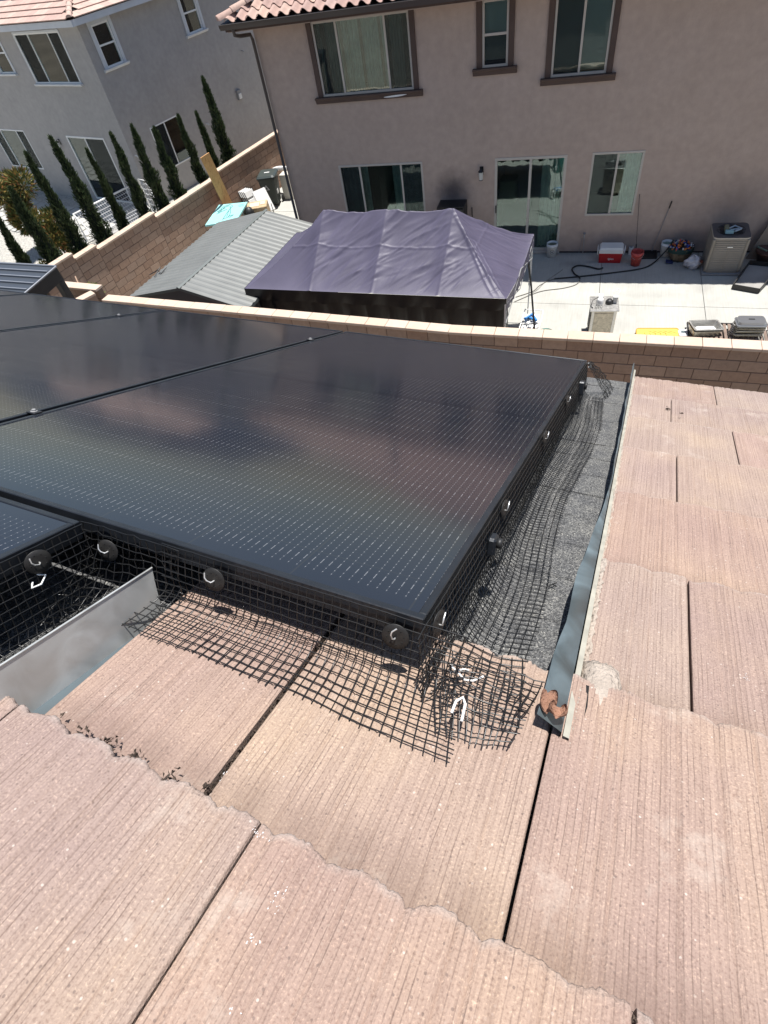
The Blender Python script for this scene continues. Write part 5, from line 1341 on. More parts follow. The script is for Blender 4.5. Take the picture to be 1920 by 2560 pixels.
MB().tube([(1.84, 16.34, .07), (2.02, 16.38, 1.18)], .010, 6).build('handle', M_GREY, o); MB().tube([(2.02, 16.38, 1.16), (2.045, 16.385, 1.33)], .016, 8).build('grip', M_BLACK, o)
o = empty('broom_pole', (1.42, 16.2, 0)); tag(o, 'thin dark pole leaning on the wall behind the red bucket', 'pole')
MB().tube([(1.44, 16.15, .02), (1.40, 16.25, .30)], .018, 6).build('grip', M_BLACK, o); MB().tube([(1.40, 16.25, .30), (1.24, 16.38, 1.52)], .008, 6).build('shaft', simple('brown_pole', (.10, .075, .065), .6), o)
o = empty('broom_pole', (-3.08, 16.3, 0)); tag(o, 'short dark broom handle leaning on the wall right of the black cabinet', 'pole')
MB().tube([(-3.05, 16.25, .02), (-3.09, 16.37, 1.3)], .013, 6).build('shaft', M_BLACKM, o)
bc = empty('black_cabinet', (-3.6, 16.1, 0)); tag(bc, 'black open-fronted cabinet against the taupe wall behind the tent', 'cabinet')
b = MB(); x0, x1, y0, y1, zt = -3.98, -3.22, 15.86, 16.37, 1.52
b.bbox(x0, x1, y0, y1, zt-.03, zt, .004).bbox(x0, x0+.03, y0, y1, .0, zt-.031, .003).bbox(x1-.03, x1, y0, y1, 0, zt-.031, .003).bbox(x0+.031, x1-.031, y1-.02, y1, 0, zt-.031, .003).bbox(x0+.031, x1-.031, y0, y1-.021, 0, .05, .003).bbox(x0+.37, x0+.39, y0+.02, y1-.021, .051, zt-.032, .002)
b.build('carcass', M_BLACKM, bc); MB().bbox(x0+.395, x1-.032, y0+.004, y0+.018, .06, zt-.06, .003).build('door', simple('charcoal_panel', (.035, .035, .037), .5), bc)
o = empty('hose_bib', (.02, 16.38, .5)); tag(o, 'grey hose tap on a pipe low on the taupe wall', 'tap')
b = MB().tube([(.02, 16.39, .55), (.02, 16.32, .55), (.02, 16.30, .48)], .02, 7).tube([(.03, 16.36, .5), (.05, 16.36, .0)], .012, 6); b.build('pipe', M_STUC_W, o); MB().lathe([(0, .02), (.035, .02), (.035, .0), (0, 0)], (.02, 16.30, .56), 10).build('valve', M_GREY, o)
MB().tube([(-.02, 16.37, .42), (-.06, 16.36, .0)], .006, 5).build('drip_line', M_GREY, o)

# hose and cables
def lying(name, pts, r_, mat, label, cat):
    o = empty(name, (pts[0][0], pts[0][1], 0)); tag(o, label, cat)
    P = [Vector((p_[0], p_[1], (p_[2] if len(p_) > 2 else r_)+.001)) for p_ in pts]; out = []
    for i in range(len(P)-1):
        p0 = P[max(i-1, 0)]; p1 = P[i]; p2 = P[i+1]; p3 = P[min(i+2, len(P)-1)]
        for k in range(8):
            t = k/8; out.append(.5*((2*p1)+(-p0+p2)*t+(2*p0-5*p1+4*p2-p3)*t*t+(-p0+3*p1-3*p2+p3)*t**3))
    out.append(P[-1]); MB().tube(out, r_, 7).build('tube', mat, o)
lying('garden_hose', [(.62, 15.50), (.50, 15.44), (.25, 15.56), (-.02, 15.62), (-.17, 15.45), (-.10, 15.18), (.03, 15.02), (.06, 14.93)], .021, M_BLACK, 'hooked end of the thick black hose on the patio', 'hose')
lying('garden_hose', [(-.60, 14.90), (-.1, 15.0), (.40, 15.12), (.95, 15.27), (1.45, 15.42), (1.75, 15.60), (1.98, 15.9, .05), (2.15, 16.0, .25), (2.25, 16.02, .42), (2.27, 16.06, .50), (2.24, 16.12, .36)], .019, M_BLACK, 'long thick black hose running past the red bucket into the white bucket', 'hose')
M_CABLE = simple('grey_cable', (.16, .15, .13), .6)
lying('cable', [(-1.5, 13.72), (-1.1, 14.1), (-.8, 14.30), (-.35, 14.43), (-.05, 14.60), (.06, 14.80), (.06, 14.93)], .011, M_CABLE, 'thin grey cable curving up to the hooked hose end', 'cable')
lying('cable', [(-1.5, 13.95), (-1.1, 14.25), (-.95, 14.55), (-.75, 14.80), (-.60, 14.90)], .011, M_CABLE, 'thin grey cable feeding the long black hose from the tent', 'cable')
lying('cable', [(-1.2, 14.05), (-.98, 14.35), (-.82, 14.75), (-.55, 15.2), (-.42, 15.42)], .006, M_CABLE, 'very thin dark cord crossing the shadow edge near the tent', 'cable')

# bag of cans
M_CAMO = simple('camouflage_canvas', (.14, .11, .07), .9, vary=.7, vscale=9, bump=.4, bscale=20)
o = empty('tote_bag', (2.52, 15.98, 0)); tag(o, 'camouflage tote overflowing with crushed cans beside the air conditioner', 'bag')
prof = [(0, 0), (.16, .0), (.22, .08), (.27, .22), (.285, .34), (.27, .36), (.2, .33), (0, .33)]
b = MB().lathe(prof, (2.50, 15.98, 0), 26, sx=1.05, sy=.75); b.v = [(x+.012*math.sin(y*60+z*30), y+.012*math.sin(x*50), z) for x, y, z in b.v]; b.build('body', M_CAMO, o)
MB().lathe([(.289, .25), (.297, .33), (.285, .365)], (2.50, 15.98, 0), 26, sx=1.05, sy=.75).build('band', simple('dark_green_band', (.012, .045, .04), .7), o)
cols = [simple('can_blue', (.05, .09, .35), .35, .6), simple('can_silver', (.5, .5, .5), .3, .7), simple('can_orange', (.55, .18, .05), .4, .4), simple('can_red', (.45, .10, .07), .4, .4), simple('can_navy', (.02, .03, .12), .35, .5)]
q = random.Random(9); can = MB().lathe([(0, 0), (.020, .0), (.025, .008), (.025, .09), (.020, .10), (0, .098)], (0, 0, -.05), 8)
cms = [MB().add(can.v, can.f, 0, True).mesh('can', c_) for c_ in cols]
for k in range(90):
    a = q.uniform(0, 6.28); rr = .27*q.random()**.5; zz = .36+.17*(1-(rr/.27)**1.5)*q.uniform(.55, 1); 
    M = Matrix.Translation((2.50+rr*1.05*math.cos(a)-2.52, rr*.75*math.sin(a), zz)) @ Matrix.Rotation(q.uniform(0, 6.28), 4, 'Z') @ Matrix.Rotation(q.uniform(0, 3.1), 4, 'X') @ Matrix.Diagonal((1, q.uniform(.5, 1), q.uniform(.6, 1), 1))
    link('can', cms[q.choice((0, 1, 1, 1, 2, 3, 4, 4, 0))], o, M)
def blob(name, label, cat, c, rx, ry, rz_2, mat, sd, amp=.12, neck=False):
    o = empty(name, (c[0], c[1], 0)); tag(o, label, cat); q = random.Random(sd); n, m = 22, 34; P = np.zeros((n, m, 3)); ph = [q.uniform(0, 6) for _ in range(8)]
    for i in range(n):
        for j in range(m):
            th = math.pi*i/(n-1); a = 2*math.pi*j/(m-1)
            w = 1+amp*(math.sin(a*3+ph[0]+th*2)+.6*math.sin(a*7+ph[1]+th*5)+.5*math.sin(th*9+ph[2]+a*2)+.35*math.sin(a*13+th*11+ph[3]))
            z = c[2]+rz_2*(math.cos(th))*w; P[i, j] = (c[0]+rx*math.sin(th)*math.cos(a)*w, c[1]+ry*math.sin(th)*math.sin(a)*w, max(.003, z))
    MB().grid(P).build('body', mat, o); return o
M_POLY = simple('translucent_white_bag', (.48, .48, .52), .35, vary=.25, vscale=9)
wb = blob('plastic_bag', 'crumpled white plastic bag of scraps beside the air conditioner', 'bag', (2.80, 15.58, .14), .19, .15, .17, M_POLY, 3)
q = random.Random(2)
for k in range(12):
    x, y, z = 2.93+q.uniform(-.05, .06), 15.52+q.uniform(-.04, .04), .16+q.uniform(-.06, .08); s_ = q.uniform(.02, .04)
    MB().bbox(x-s_, x+s_, y-s_*.6, y+s_*.6, z-s_*.5, z+s_*.5, .008).build('scrap', simple('scrap_brown', (.22, .07, .04), .7) if k == 0 else bpy.data.materials['scrap_brown'], wb)
o = empty('blue_bottle', (2.28, 15.85, 0)); tag(o, 'small crushed dark blue packet on the patio below the white bucket', 'litter')
b = MB(); b.bbox(2.18, 2.36, 15.74, 15.90, .002, .03, .008); b.v = [(x, y, z+.02*math.sin(x*90)+.02) for x, y, z in b.v]; b.build('packet', simple('navy_film', (.02, .03, .10), .4), o)

# air conditioner
M_AC = simple('taupe_condenser_steel', (.25, .225, .19), .5, .1, .4, vary=.08, vscale=3)
ac = empty('air_conditioner', (3.45, 15.62, 0), R(0)); tag(ac, 'large taupe air-conditioning condenser standing against the taupe house wall', 'air conditioner')
MB().bbox(-.45, .45, -.46, .46, 0, .06, .01).build('pad', simple('grey_pad', (.22, .22, .22), .9), ac, world=False)
def rrect(w, d, r_, n=6):
    pts = []
    for sx, sy, a0 in ((1, 1, 0), (-1, 1, 90), (-1, -1, 180), (1, -1, 270)):
        for k in range(n): a = math.radians(a0+k*90/(n-1)); pts.append((sx*(w/2-r_)+r_*math.cos(a), sy*(d/2-r_)+r_*math.sin(a)))
    return pts
def extrude(b, pts, z0, z1, s0_=1, s1_=1, caps=(True, True)):
    n = len(pts); b.add([(x*s0_, y*s0_, z0) for x, y in pts]+[(x*s1_, y*s1_, z1) for x, y in pts], [(i, (i+1) % n, n+(i+1) % n, n+i) for i in range(n)]+([tuple(range(n))[::-1]] if caps[0] else [])+([tuple(range(n, 2*n))] if caps[1] else [])); return b
rr_ = rrect(.80, .80, .11)
extrude(MB(), rr_, .062, .92, .955, .955).build('coil', simple('dark_coil', (.05, .048, .045), .8), ac, world=False)
for k in range(17):
    z = .10+k*.047; b = MB(); n = len(rr_)
    b.add([(x*.972, y*.972, z+.046) for x, y in rr_]+[(x*1.0, y*1.0, z+.030) for x, y in rr_]+[(x*1.0, y*1.0, z+.002) for x, y in rr_], [(i, (i+1) % n, n+(i+1) % n, n+i) for i in range(n)]+[(n+i, n+(i+1) % n, 2*n+(i+1) % n, 2*n+i) for i in range(n)])
    b.build('louver', M_AC, ac, world=False)
extrude(MB(), rr_, .062, .098, 1.01, 1.01).build('base_rim', M_AC, ac, world=False)
for (x, y) in ((.37, .37), (-.37, .37), (-.37, -.37), (.37, -.37)):
    MB().bbox(x-.035, x+.035, y-.035, y+.035, .099, .90, .02).build('corner_post', M_AC, ac, world=False)
MB().bbox(-.008, .008, -.407, -.397, .10, .90, .002).build('seam', M_AC, ac, world=False)
# top pan with round fan opening
b = MB(); n = len(rr_); ang = [math.atan2(y, x) for x, y in rr_]
M_ACT = simple('dark_grey_top', (.09, .092, .10), .5, .2)
outer = [(x*1.02, y*1.02, .935) for x, y in rr_]; inner = [(.315*math.cos(a), .315*math.sin(a), .945) for a in ang]; deep = [(.29*math.cos(a), .29*math.sin(a), .86) for a in ang]; skirt = [(x*1.02, y*1.02, .90) for x, y in rr_]
b.add(outer+inner+deep, [(i, (i+1) % n, n+(i+1) % n, n+i) for i in range(n)]+[(n+i, n+(i+1) % n, 2*n+(i+1) % n, 2*n+i) for i in range(n)]+[tuple(range(2*n, 3*n))])
b.build('top_panel', M_ACT, ac, world=False)
MB().add(skirt+outer, [(i, (i+1) % n, n+(i+1) % n, n+i) for i in range(n)]).build('top_rim', simple('pale_edge', (.40, .37, .32), .5), ac, world=False)
for rr in (.06, .11, .16, .21, .26, .31):
    MB().tube([(rr*math.cos(k*.2618), rr*math.sin(k*.2618), .95-.03*(1-rr/.31)) for k in range(25)], .004, 5).build('guard_ring', M_BLACKM, ac, world=False)
for k in range(8):
    a = k*.785; MB().tube([(.03*math.cos(a), .03*math.sin(a), .925), (.315*math.cos(a), .315*math.sin(a), .952)], .004, 5).build('guard_spoke', M_BLACKM, ac, world=False)
for k in range(3):
    a = k*2.094; MB().add([(.05*math.cos(a), .05*math.sin(a), .885), (.27*math.cos(a-.4), .27*math.sin(a-.4), .875), (.28*math.cos(a+.35), .28*math.sin(a+.35), .90), (.06*math.cos(a+.8), .06*math.sin(a+.8), .893)], [(0, 1, 2, 3)]).build('fan_blade', M_ACT, ac, world=False)
MB().bbox(-.05, .07, -.418, -.408, .70, .722, .003).build('badge', M_STEELW, ac, world=False)
o = empty('tissue_box', (3.38, 15.45, .952)); tag(o, 'pale blue and olive tissue box on top of the air conditioner', 'box')
MB().bbox(3.29, 3.47, 15.38, 15.47, .953, 1.02, .004).build('carton', simple('pale_cyan_card', (.28, .48, .52), .7), o); MB().bbox(3.28, 3.37, 15.475, 15.66, .955, 1.06, .01).build('cloth', simple('olive_card', (.20, .20, .13), .8), o)
o = empty('white_strap', (3.52, 15.6, .955)); tag(o, 'looped white strap lying on the air conditioner fan guard', 'strap')
b = MB()
for a_, c_ in (((3.38, 15.62), (3.54, 15.76)), ((3.54, 15.76), (3.66, 15.60)), ((3.66, 15.60), (3.50, 15.45)), ((3.42, 15.56), (3.6, 15.58))):
    b.tube([(a_[0], a_[1], .975), (c_[0], c_[1], .985)], .020, 5)
b.build('strap', simple('pale_blue_strap', (.42, .50, .55), .6), o)

# right-hand corner: leaning board, pot, tray
o = empty('leaning_board', (4.5, 16.1, 0)); tag(o, 'large tan board leaning on the wall beyond the air conditioner', 'board')
b = MB(); V_ = [(4.10, 16.05, .0), (5.2, 15.9, .0), (5.6, 16.34, 1.55), (4.62, 16.36, 1.50)]; b.add(V_+[(x, y+.03, z) for x, y, z in V_], [(0, 1, 2, 3), (7, 6, 5, 4), (0, 4, 5, 1), (1, 5, 6, 2), (2, 6, 7, 3), (3, 7, 4, 0)]); b.build('board', simple('tan_hardboard', (.25, .20, .155), .8, vary=.1), o)
o = empty('plant_pot', (4.45, 15.85, 0)); tag(o, 'wide dark brown plant pot between the air conditioner and the black tray', 'pot')
MB().lathe([(0, .0), (.16, 0), (.24, .28), (.27, .29), (.27, .34), (.235, .34), (.22, .28), (0, .26)], (4.48, 15.85, 0), 24).build('pot', simple('dark_terracotta', (.065, .028, .02), .6), o)
MB().tube([(4.25, 15.95, .36), (4.42, 15.72, .37)], .022, 6).build('trowel', simple('dull_green', (.16, .24, .19), .6), o)
o = empty('black_tray', (4.15, 14.9, 0)); tag(o, 'large black-edged tray with grey inside, half in the sun', 'tray')
P0 = [Vector(v) for v in ((3.66, 14.55, .02), (4.20, 14.36, .02), (4.75, 15.40, .10), (4.10, 15.55, .10))]
b = MB(); b.quad(*P0)
b.build('base', simple('grey_felt', (.30, .29, .27), .9, vary=.1), o)
for k in range(4):
    a_, c_ = P0[k], P0[(k+1) % 4]; up = Vector((0, 0, .11 if k != 0 else .11)); nr = Vector(((c_-a_).y, -(c_-a_).x, 0)).normalized()*.02
    bb = MB(); V_ = [a_-up*.1+nr, c_-up*.1+nr, c_+up+nr, a_+up+nr, a_-up*.1, c_-up*.1, c_+up, a_+up]; bb.add(V_, [(0, 1, 2, 3), (7, 6, 5, 4), (3, 2, 6, 7), (0, 4, 5, 1), (0, 3, 7, 4), (1, 5, 6, 2)]); bb.build('side', M_BLACK, o)

# stainless cabinet with small appliances
sc_ = empty('steel_cabinet', (.66, 12.45, 0)); tag(sc_, 'waist-high dirty stainless cabinet standing in the sun behind the wall', 'cabinet')
TC = Matrix.Translation((.66, 12.45, 0)) @ Matrix.Rotation(R(4), 4, 'Z')
b = MB(); b.bbox(-.27, .27, -.26, .26, .06, .74, .004); b.xf(TC).build('body', M_STEELD, sc_)
b = MB(); b.bbox(-.31, .31, -.31, .31, .741, .775, .006); b.xf(TC).build('top', M_STEEL, sc_)
b = MB(); b.bbox(-.20, .20, -.268, -.261, .12, .68, .003); b.xf(TC).build('front_panel', M_STEELD, sc_)
for s_ in (-1, 1):
    b = MB(); b.bbox(s_*.235-.03, s_*.235+.03, -.272, -.262, .07, .73, .003); b.xf(TC).build('corner_strip', M_STEEL, sc_)
for k in range(14):
    b = MB(); b.bbox(-.284, -.2705, -.20, .20, .14+k*.04, .158+k*.04, .002); b.xf(TC).build('louver', M_BLACKM, sc_)
for (x, y) in ((-.22, -.22), (.22, -.22), (.22, .22), (-.22, .22)):
    b = MB(); b.lathe([(.0, 0), (.03, 0), (.03, .06), (0, .06)], (x, y, 0), 10); b.xf(TC).build('caster', M_BLACK, sc_)
o = empty('meat_grinder', (.52, 12.42, .775)); tag(o, 'white countertop appliance with hopper, left one on the steel cabinet', 'appliance')
MB().lathe([(0, 0), (.065, 0), (.075, .02), (.07, .12), (.05, .15), (0, .155)], (.56, 12.40, .776), 18).build('body', M_WHITE, o)
MB().bbox(.50, .62, 12.48, 12.60, .776, .93, .01).build('hopper', M_WHITE, o); MB().bbox(.53, .585, 12.474, 12.478, .86, .90, .001).build('label', simple('pink_label', (.65, .25, .25), .6), o)
MB().tube([(.50, 12.48, .90), (.40, 12.42, .86), (.37, 12.30, .80), (.42, 12.22, .79)], .008, 6).build('cord', M_BLACK, o)
b = MB()
for k in range(5): b.bbox(.47+k*.035, .48+k*.035, 12.20, 12.30, .776, .84, .003)
b.build('basket', M_STEEL, o)
o = empty('blender', (.78, 12.5, .775)); tag(o, 'black and clear appliance, right one on the steel cabinet', 'appliance')
MB().lathe([(0, 0), (.085, 0), (.08, .05), (.05, .09), (0, .095)], (.76, 12.46, .776), 18).build('base', M_BLACK, o); tapered_box(MB(), .09, .10, .11, .12, 0, .15, .02).xf(Matrix.Translation((.88, 12.50, .776))).build('jar', simple('cloudy_plastic', (.45, .46, .45), .25), o)
MB().tube([(.93, 12.56, .93), (.96, 12.62, 1.0), (.92, 12.66, 1.02), (.88, 12.62, .98)], .007, 6).build('cord', M_WHITE, o)

# yellow tray, scale, hotel pans
M_YEL = simple('yellow_plastic', (.72, .42, .03), .5, vary=.08)
o = empty('yellow_board', (1.95, 12.4, 0)); tag(o, 'bright yellow ribbed plastic board propped up behind the wall', 'board')
TY = Matrix.Translation((1.93, 12.36, .02)) @ Matrix.Rotation(R(4), 4, 'Z') @ Matrix.Rotation(R(12), 4, 'X')
extrude(MB(), rrect(.92, .46, .06), 0, .045).xf(TY).build('board', M_YEL, o)
M_YELD = simple('yellow_rib', (.55, .29, .02), .5)
for k in range(5):
    b = MB(); b.tube([(-.28+k*.11, .08, .047), (-.20+k*.11, -.12, .047)], .006, 4).tube([(-.20+k*.11, .14, .047), (-.02+k*.11, .06, .047)], .006, 4); b.xf(TY).build('rib', M_YELD, o)
b = MB(); pts = rrect(.90, .44, .055); b.tube([(x, y, .046) for x, y in pts]+[(pts[0][0], pts[0][1], .046)], .010, 5); b.xf(TY).build('rim', simple('orange_rim', (.65, .26, .03), .5), o)
o = empty('kitchen_scale', (2.45, 12.48, 0)); tag(o, 'white kitchen scale between the yellow board and the open steel pan', 'scale')
tapered_box(MB(), .24, .30, .20, .24, .0, .10, .03).xf(Matrix.Translation((2.47, 12.44, 0)) @ Matrix.Rotation(R(8), 4, 'Z')).build('body', M_WHITE, o); MB().bbox(2.42, 2.50, 12.42, 12.52, .101, .105, .001).build('display', M_ZINCB, o)
def pan(root, T, w, d, h, name='pan', mat=M_STEEL, inner=True):
    b = MB(); A = rrect(w, d, .05); B2 = rrect(w-.06, d-.06, .045); C4 = rrect(w-.12, d-.12, .04); n = len(A)
    b.add([(x, y, h-.006) for x, y in A]+[(x, y, h) for x, y in A]+[(x, y, h) for x, y in B2]+[(x, y, .004) for x, y in C4]+[(x, y, h-.006) for x, y in B2]+[(x*1.01, y*1.01, 0) for x, y in C4],
        [(i, (i+1) % n, n+(i+1) % n, n+i) for i in range(n)]+[(n+i, n+(i+1) % n, 2*n+(i+1) % n, 2*n+i) for i in range(n)]+[(2*n+i, 2*n+(i+1) % n, 3*n+(i+1) % n, 3*n+i) for i in range(n)]+[tuple(range(3*n, 4*n))]+
        [((i+1) % n, i, 4*n+i, 4*n+(i+1) % n) for i in range(n)]+[(4*n+(i+1) % n, 4*n+i, 5*n+i, 5*n+(i+1) % n) for i in range(n)]+[tuple(range(5*n, 6*n))[::-1]])
    return b.xf(T).build(name, mat, root)
rk2 = empty('slatted_rack', (3.4, 12.35, 0)); tag(rk2, 'low brown slatted rack with black frame under the steel pans', 'rack')
M_SLAT = simple('weathered_brown_slat', (.20, .145, .115), .8, vary=.2, vscale=8)
for k in range(17):
    x = 2.60+k*.098; MB().bbox(x, x+.062, 12.18, 12.80, .115, .135, .003).build('slat', M_SLAT, rk2)
b = MB(); b.bbox(2.55, 4.28, 12.15, 12.178, .09, .14, .004).bbox(2.55, 4.28, 12.802, 12.83, .09, .14, .004).bbox(4.25, 4.28, 12.179, 12.801, .09, .14, .004).bbox(2.55, 2.58, 12.179, 12.801, .09, .14, .004); b.build('frame', M_BLACKM, rk2)
for (x, y) in ((2.65, 12.2), (4.15, 12.2), (4.15, 12.78), (2.65, 12.78), (3.9, 12.2)):
    MB().tube([(x, y, .09), (x-.02, y-.02, 0)], .014, 6).build('leg', M_BLACKM, rk2)
o = empty('hotel_pan', (2.85, 12.45, .14)); tag(o, 'open deep stainless pan holding a smaller pan, tilted on the rack', 'pan')
TPn = Matrix.Translation((2.87, 12.43, .17)) @ Matrix.Rotation(R(16), 4, 'Z') @ Matrix.Rotation(R(6), 4, 'Y')
pan(o, TPn, .66, .42, .15); pan(o, TPn @ Matrix.Translation((0, 0, -.035)), .67, .43, .14, 'pan', M_STEELD)
pan(o, TPn @ Matrix.Translation((.0, -.04, .012)), .42, .18, .07, 'small_pan', M_WHITE)
o = empty('chafing_dish_stack', (3.72, 12.45, .14)); tag(o, 'stack of stainless chafing dishes topped by a lid with slot handle', 'pans')
q = random.Random(6)
for k in range(6):
    T_ = Matrix.Translation((3.71+q.uniform(-.02, .02), 12.42+q.uniform(-.015, .015), .14+k*.045)) @ Matrix.Rotation(R(3+q.uniform(-4, 4)), 4, 'Z'); pan(o, T_, .58, .36, .05, 'dish', M_STEEL if k % 2 else M_STEELD)
    MB().tube([(3.42, 12.32, .17+k*.045), (3.37, 12.40, .18+k*.045), (3.42, 12.50, .17+k*.045)], .009, 5).build('handle', M_STEEL, o); MB().tube([(4.0, 12.36, .17+k*.045), (4.05, 12.43, .18+k*.045), (4.0, 12.52, .17+k*.045)], .009, 5).build('handle', M_STEEL, o)
TL = Matrix.Translation((3.72, 12.42, .425)) @ Matrix.Rotation(R(2), 4, 'Z') @ Matrix.Rotation(R(-2), 4, 'X')
b = MB(); extrude(b, rrect(.60, .38, .06), 0, .012); extrude(b, rrect(.54, .32, .06), .012, .07, 1, .94); b.xf(TL).build('lid', simple('satin_steel', (.38, .40, .43), .35, .9), o)
b = MB(); b.bbox(-.06, .06, -.012, .018, .071, .08, .003); b.xf(TL).build('lid_handle', M_BLACK, o)
# things right of the tent
o = empty('folding_cart', (-.95, 12.6, 0)); tag(o, 'white folding cart with bright blue strap at the foot of the tent leg', 'cart')
b = MB(); F2 = [(-1.22, 12.38, .03), (-.74, 12.38, .03), (-.70, 12.86, .30), (-1.14, 12.90, .30)]
b.tube(F2+[F2[0]], .016, 6).tube([(-1.05, 12.4, .05), (-.9, 12.88, .3)], .012, 6).tube([(-1.2, 12.55, .12), (-.73, 12.6, .14)], .012, 6); b.build('frame', M_WHITEP, o)
b = MB(); b.quad((-1.18, 12.42, .02), (-.80, 12.42, .02), (-.78, 12.80, .22), (-1.1, 12.82, .22)); b.build('panel', M_WHITE, o)
b = MB(); b.tube([(-1.12, 12.62, .2), (-.95, 12.75, .26), (-.82, 12.58, .2)], .035, 6).tube([(-1.05, 12.72, .2), (-.9, 12.60, .22)], .03, 6); b.build('strap', simple('sky_blue_webbing', (.04, .22, .55), .5), o)
for k in range(5):
    x = -1.14+k*.08; MB().bbox(x, x+.05, 12.42+.03*(k % 2), 12.50+.03*(k % 2), .03, .07, .006).build('block', M_BLACK if k % 2 else M_GREY, o)
o = empty('green_tub', (-.55, 12.2, 0)); tag(o, 'dark green plastic tub just showing above the wall cap', 'tub')
MB().lathe([(0, 0), (.15, 0), (.19, .10), (.20, .10), (.18, .10), (.14, .01), (0, .01)], (-.56, 12.22, 0), 24).lathe([(0, .095), (.18, .095)], (-.56, 12.22, 0), 24).build('tub', simple('sea_green_plastic', (.01, .16, .12), .45), o)
o = empty('teal_drum', (-1.5, 10.6, 0)); tag(o, 'teal plastic container half hidden under the right end of the tent', 'container')
MB().lathe([(0, 0), (.12, 0), (.14, .05), (.14, .7), (.1, .78), (0, .78)], (-1.12, 10.62, 0), 16).build('body', simple('teal_plastic', (.03, .20, .17), .5), o)

# ------------------------------------------------------------------ side yard: bin, chairs, boards
M_BING = simple('dark_green_bin', (.014, .022, .018), .42)
bn = empty('wheelie_bin', (-11.35, 20.2, 0), R(12)); tag(bn, 'dark wheeled trash bin with recycling triangle in the side yard', 'trash bin')
tapered_box(MB(), .46, .56, .62, .74, .10, 1.0, .06).build('body', M_BING, bn, world=False)
tapered_box(MB(), .68, .80, .66, .78, 1.0, 1.035, .07).build('rim', M_BING, bn, world=False)
b = tapered_box(MB(), .69, .81, .60, .70, 1.036, 1.09, .08); b.build('lid', simple('grey_green_lid', (.05, .062, .058), .35), bn, world=False)
MB().bbox(-.10, .10, -.02, .04, 1.091, 1.096, .002).build('lid_label', M_WHITE, bn, world=False)
MB().tube([(-.22, .41, .98), (-.22, .47, 1.0), (.22, .47, 1.0), (.22, .41, .98)], .018, 7).build('handle', M_BING, bn, world=False)
MB().add([(-.16, -.349, .62), (.06, -.349, .62), (-.05, -.357, .80)], [(0, 1, 2)]).build('triangle_logo', simple('pale_print', (.45, .45, .45), .6), bn, world=False)
MB().add([(-.105, -.353, .645), (.005, -.353, .645), (-.05, -.358, .735)], [(0, 1, 2)]).build('triangle_logo', M_BING, bn, world=False)
MB().bbox(.27, .285, -.22, -.05, .42, .56, .003).build('side_label', M_WHITE, bn, world=False)
for s_ in (-1, 1): MB().lathe([(0, 0), (.13, 0), (.13, .05), (0, .05)], (0, 0, 0), 18).xf(Matrix.Translation((s_*.30-(.025), .24, .13)) @ Matrix.Rotation(R(90), 4, 'Y')).build('wheel', M_BLACK, bn, world=False)
o = empty('white_box', (-11.0, 20.95, 0)); tag(o, 'upright white box standing right of the trash bin', 'box')
MB().bbox(-11.08, -10.72, 20.55, 20.95, 0, .86, .01).build('body', simple('ivory_panel', (.55, .52, .45), .6), o)
o = empty('black_bags', (-12.3, 23.0, 0)); tag(o, 'dark tarp bundle behind the trash bin, partly behind the house corner', 'bundle')
q = random.Random(3); n, m = 14, 22; P = np.zeros((n, m, 3))
for i in range(n):
    for j in range(m):
        th = math.pi*.5*i/(n-1); a = 2*math.pi*j/(m-1); w = 1+.15*math.sin(a*3+i)+.1*math.sin(a*7+i*2); P[i, j] = (-12.2+.75*math.cos(th)*math.cos(a)*w, 23.0+.7*math.cos(th)*math.sin(a)*w, .8*math.sin(th)*w)
MB().grid(P).build('tarp', simple('charcoal_tarp', (.045, .047, .055), .5), o)
o = empty('white_hose_coil', (-11.5, 21.4, 0)); tag(o, 'coil of ribbed white duct behind the trash bin', 'duct')
b = MB()
pts = [Vector((-11.75+.95*k/30, 21.5-.25*math.sin(k/30*3.1), .72+.14*math.sin(k/30*3.1))) for k in range(31)]
b.tube(pts, [.075 if k % 2 else .062 for k in range(31)], 9, smooth=False); b.build('duct', M_WHITE, o)
M_CHB = simple('dark_chair_frame', (.03, .03, .03), .5)
def folding_chair(x, y, rz, label):
    o = empty('folding_chair', (x, y, 0), rz); tag(o, label, 'folding chair', 'white folding chairs leaning in a row')
    T = Matrix.Rotation(R(-20), 4, 'X')
    b = MB(); b.bbox(-.20, .20, -.012, .012, .62, .84, .02); b.xf(T).build('backrest', M_WHITE, o, world=False)
    b = MB(); b.bbox(-.20, .20, -.035, -.013, .18, .56, .02); b.xf(T).build('seat', M_WHITE, o, world=False)
    for s_ in (-1, 1):
        b = MB(); b.tube([(s_*.215, 0, .0), (s_*.215, 0, .86)], .013, 6).tube([(s_*.20, .03, .02), (s_*.20, .03, .5)], .012, 6); b.xf(T).build('leg', M_CHB, o, world=False)
    return o
cl_ = ['white folding chair at the front right of the leaning row, nearest the house', 'second white folding chair from the house end of the row', 'third white folding chair from the house end of the row', 'fourth white folding chair from the house end of the row', 'fifth white folding chair, middle of the leaning row', 'third white folding chair from the wall end of the row', 'second white folding chair from the wall end of the row', 'white folding chair nearest the block wall in the leaning row']
for k in range(8): folding_chair(-11.62-.095*k-(.12 if k > 3 else 0), 19.35+.03*k, R(68), cl_[k])
o = empty('white_slab', (-11.2, 19.2, 0)); tag(o, 'long white folded table leaning against the row of chairs', 'folding table')
b = MB(); V_ = [(-11.52, 19.12, .86), (-11.22, 19.52, .86), (-10.86, 19.25, .22), (-11.16, 18.86, .22)]; b.add(V_+[(x-.03, y-.02, z-.05) for x, y, z in V_], [(0, 1, 2, 3), (7, 6, 5, 4), (0, 4, 5, 1), (1, 5, 6, 2), (2, 6, 7, 3), (3, 7, 4, 0)]); b.build('top', M_WHITE, o)
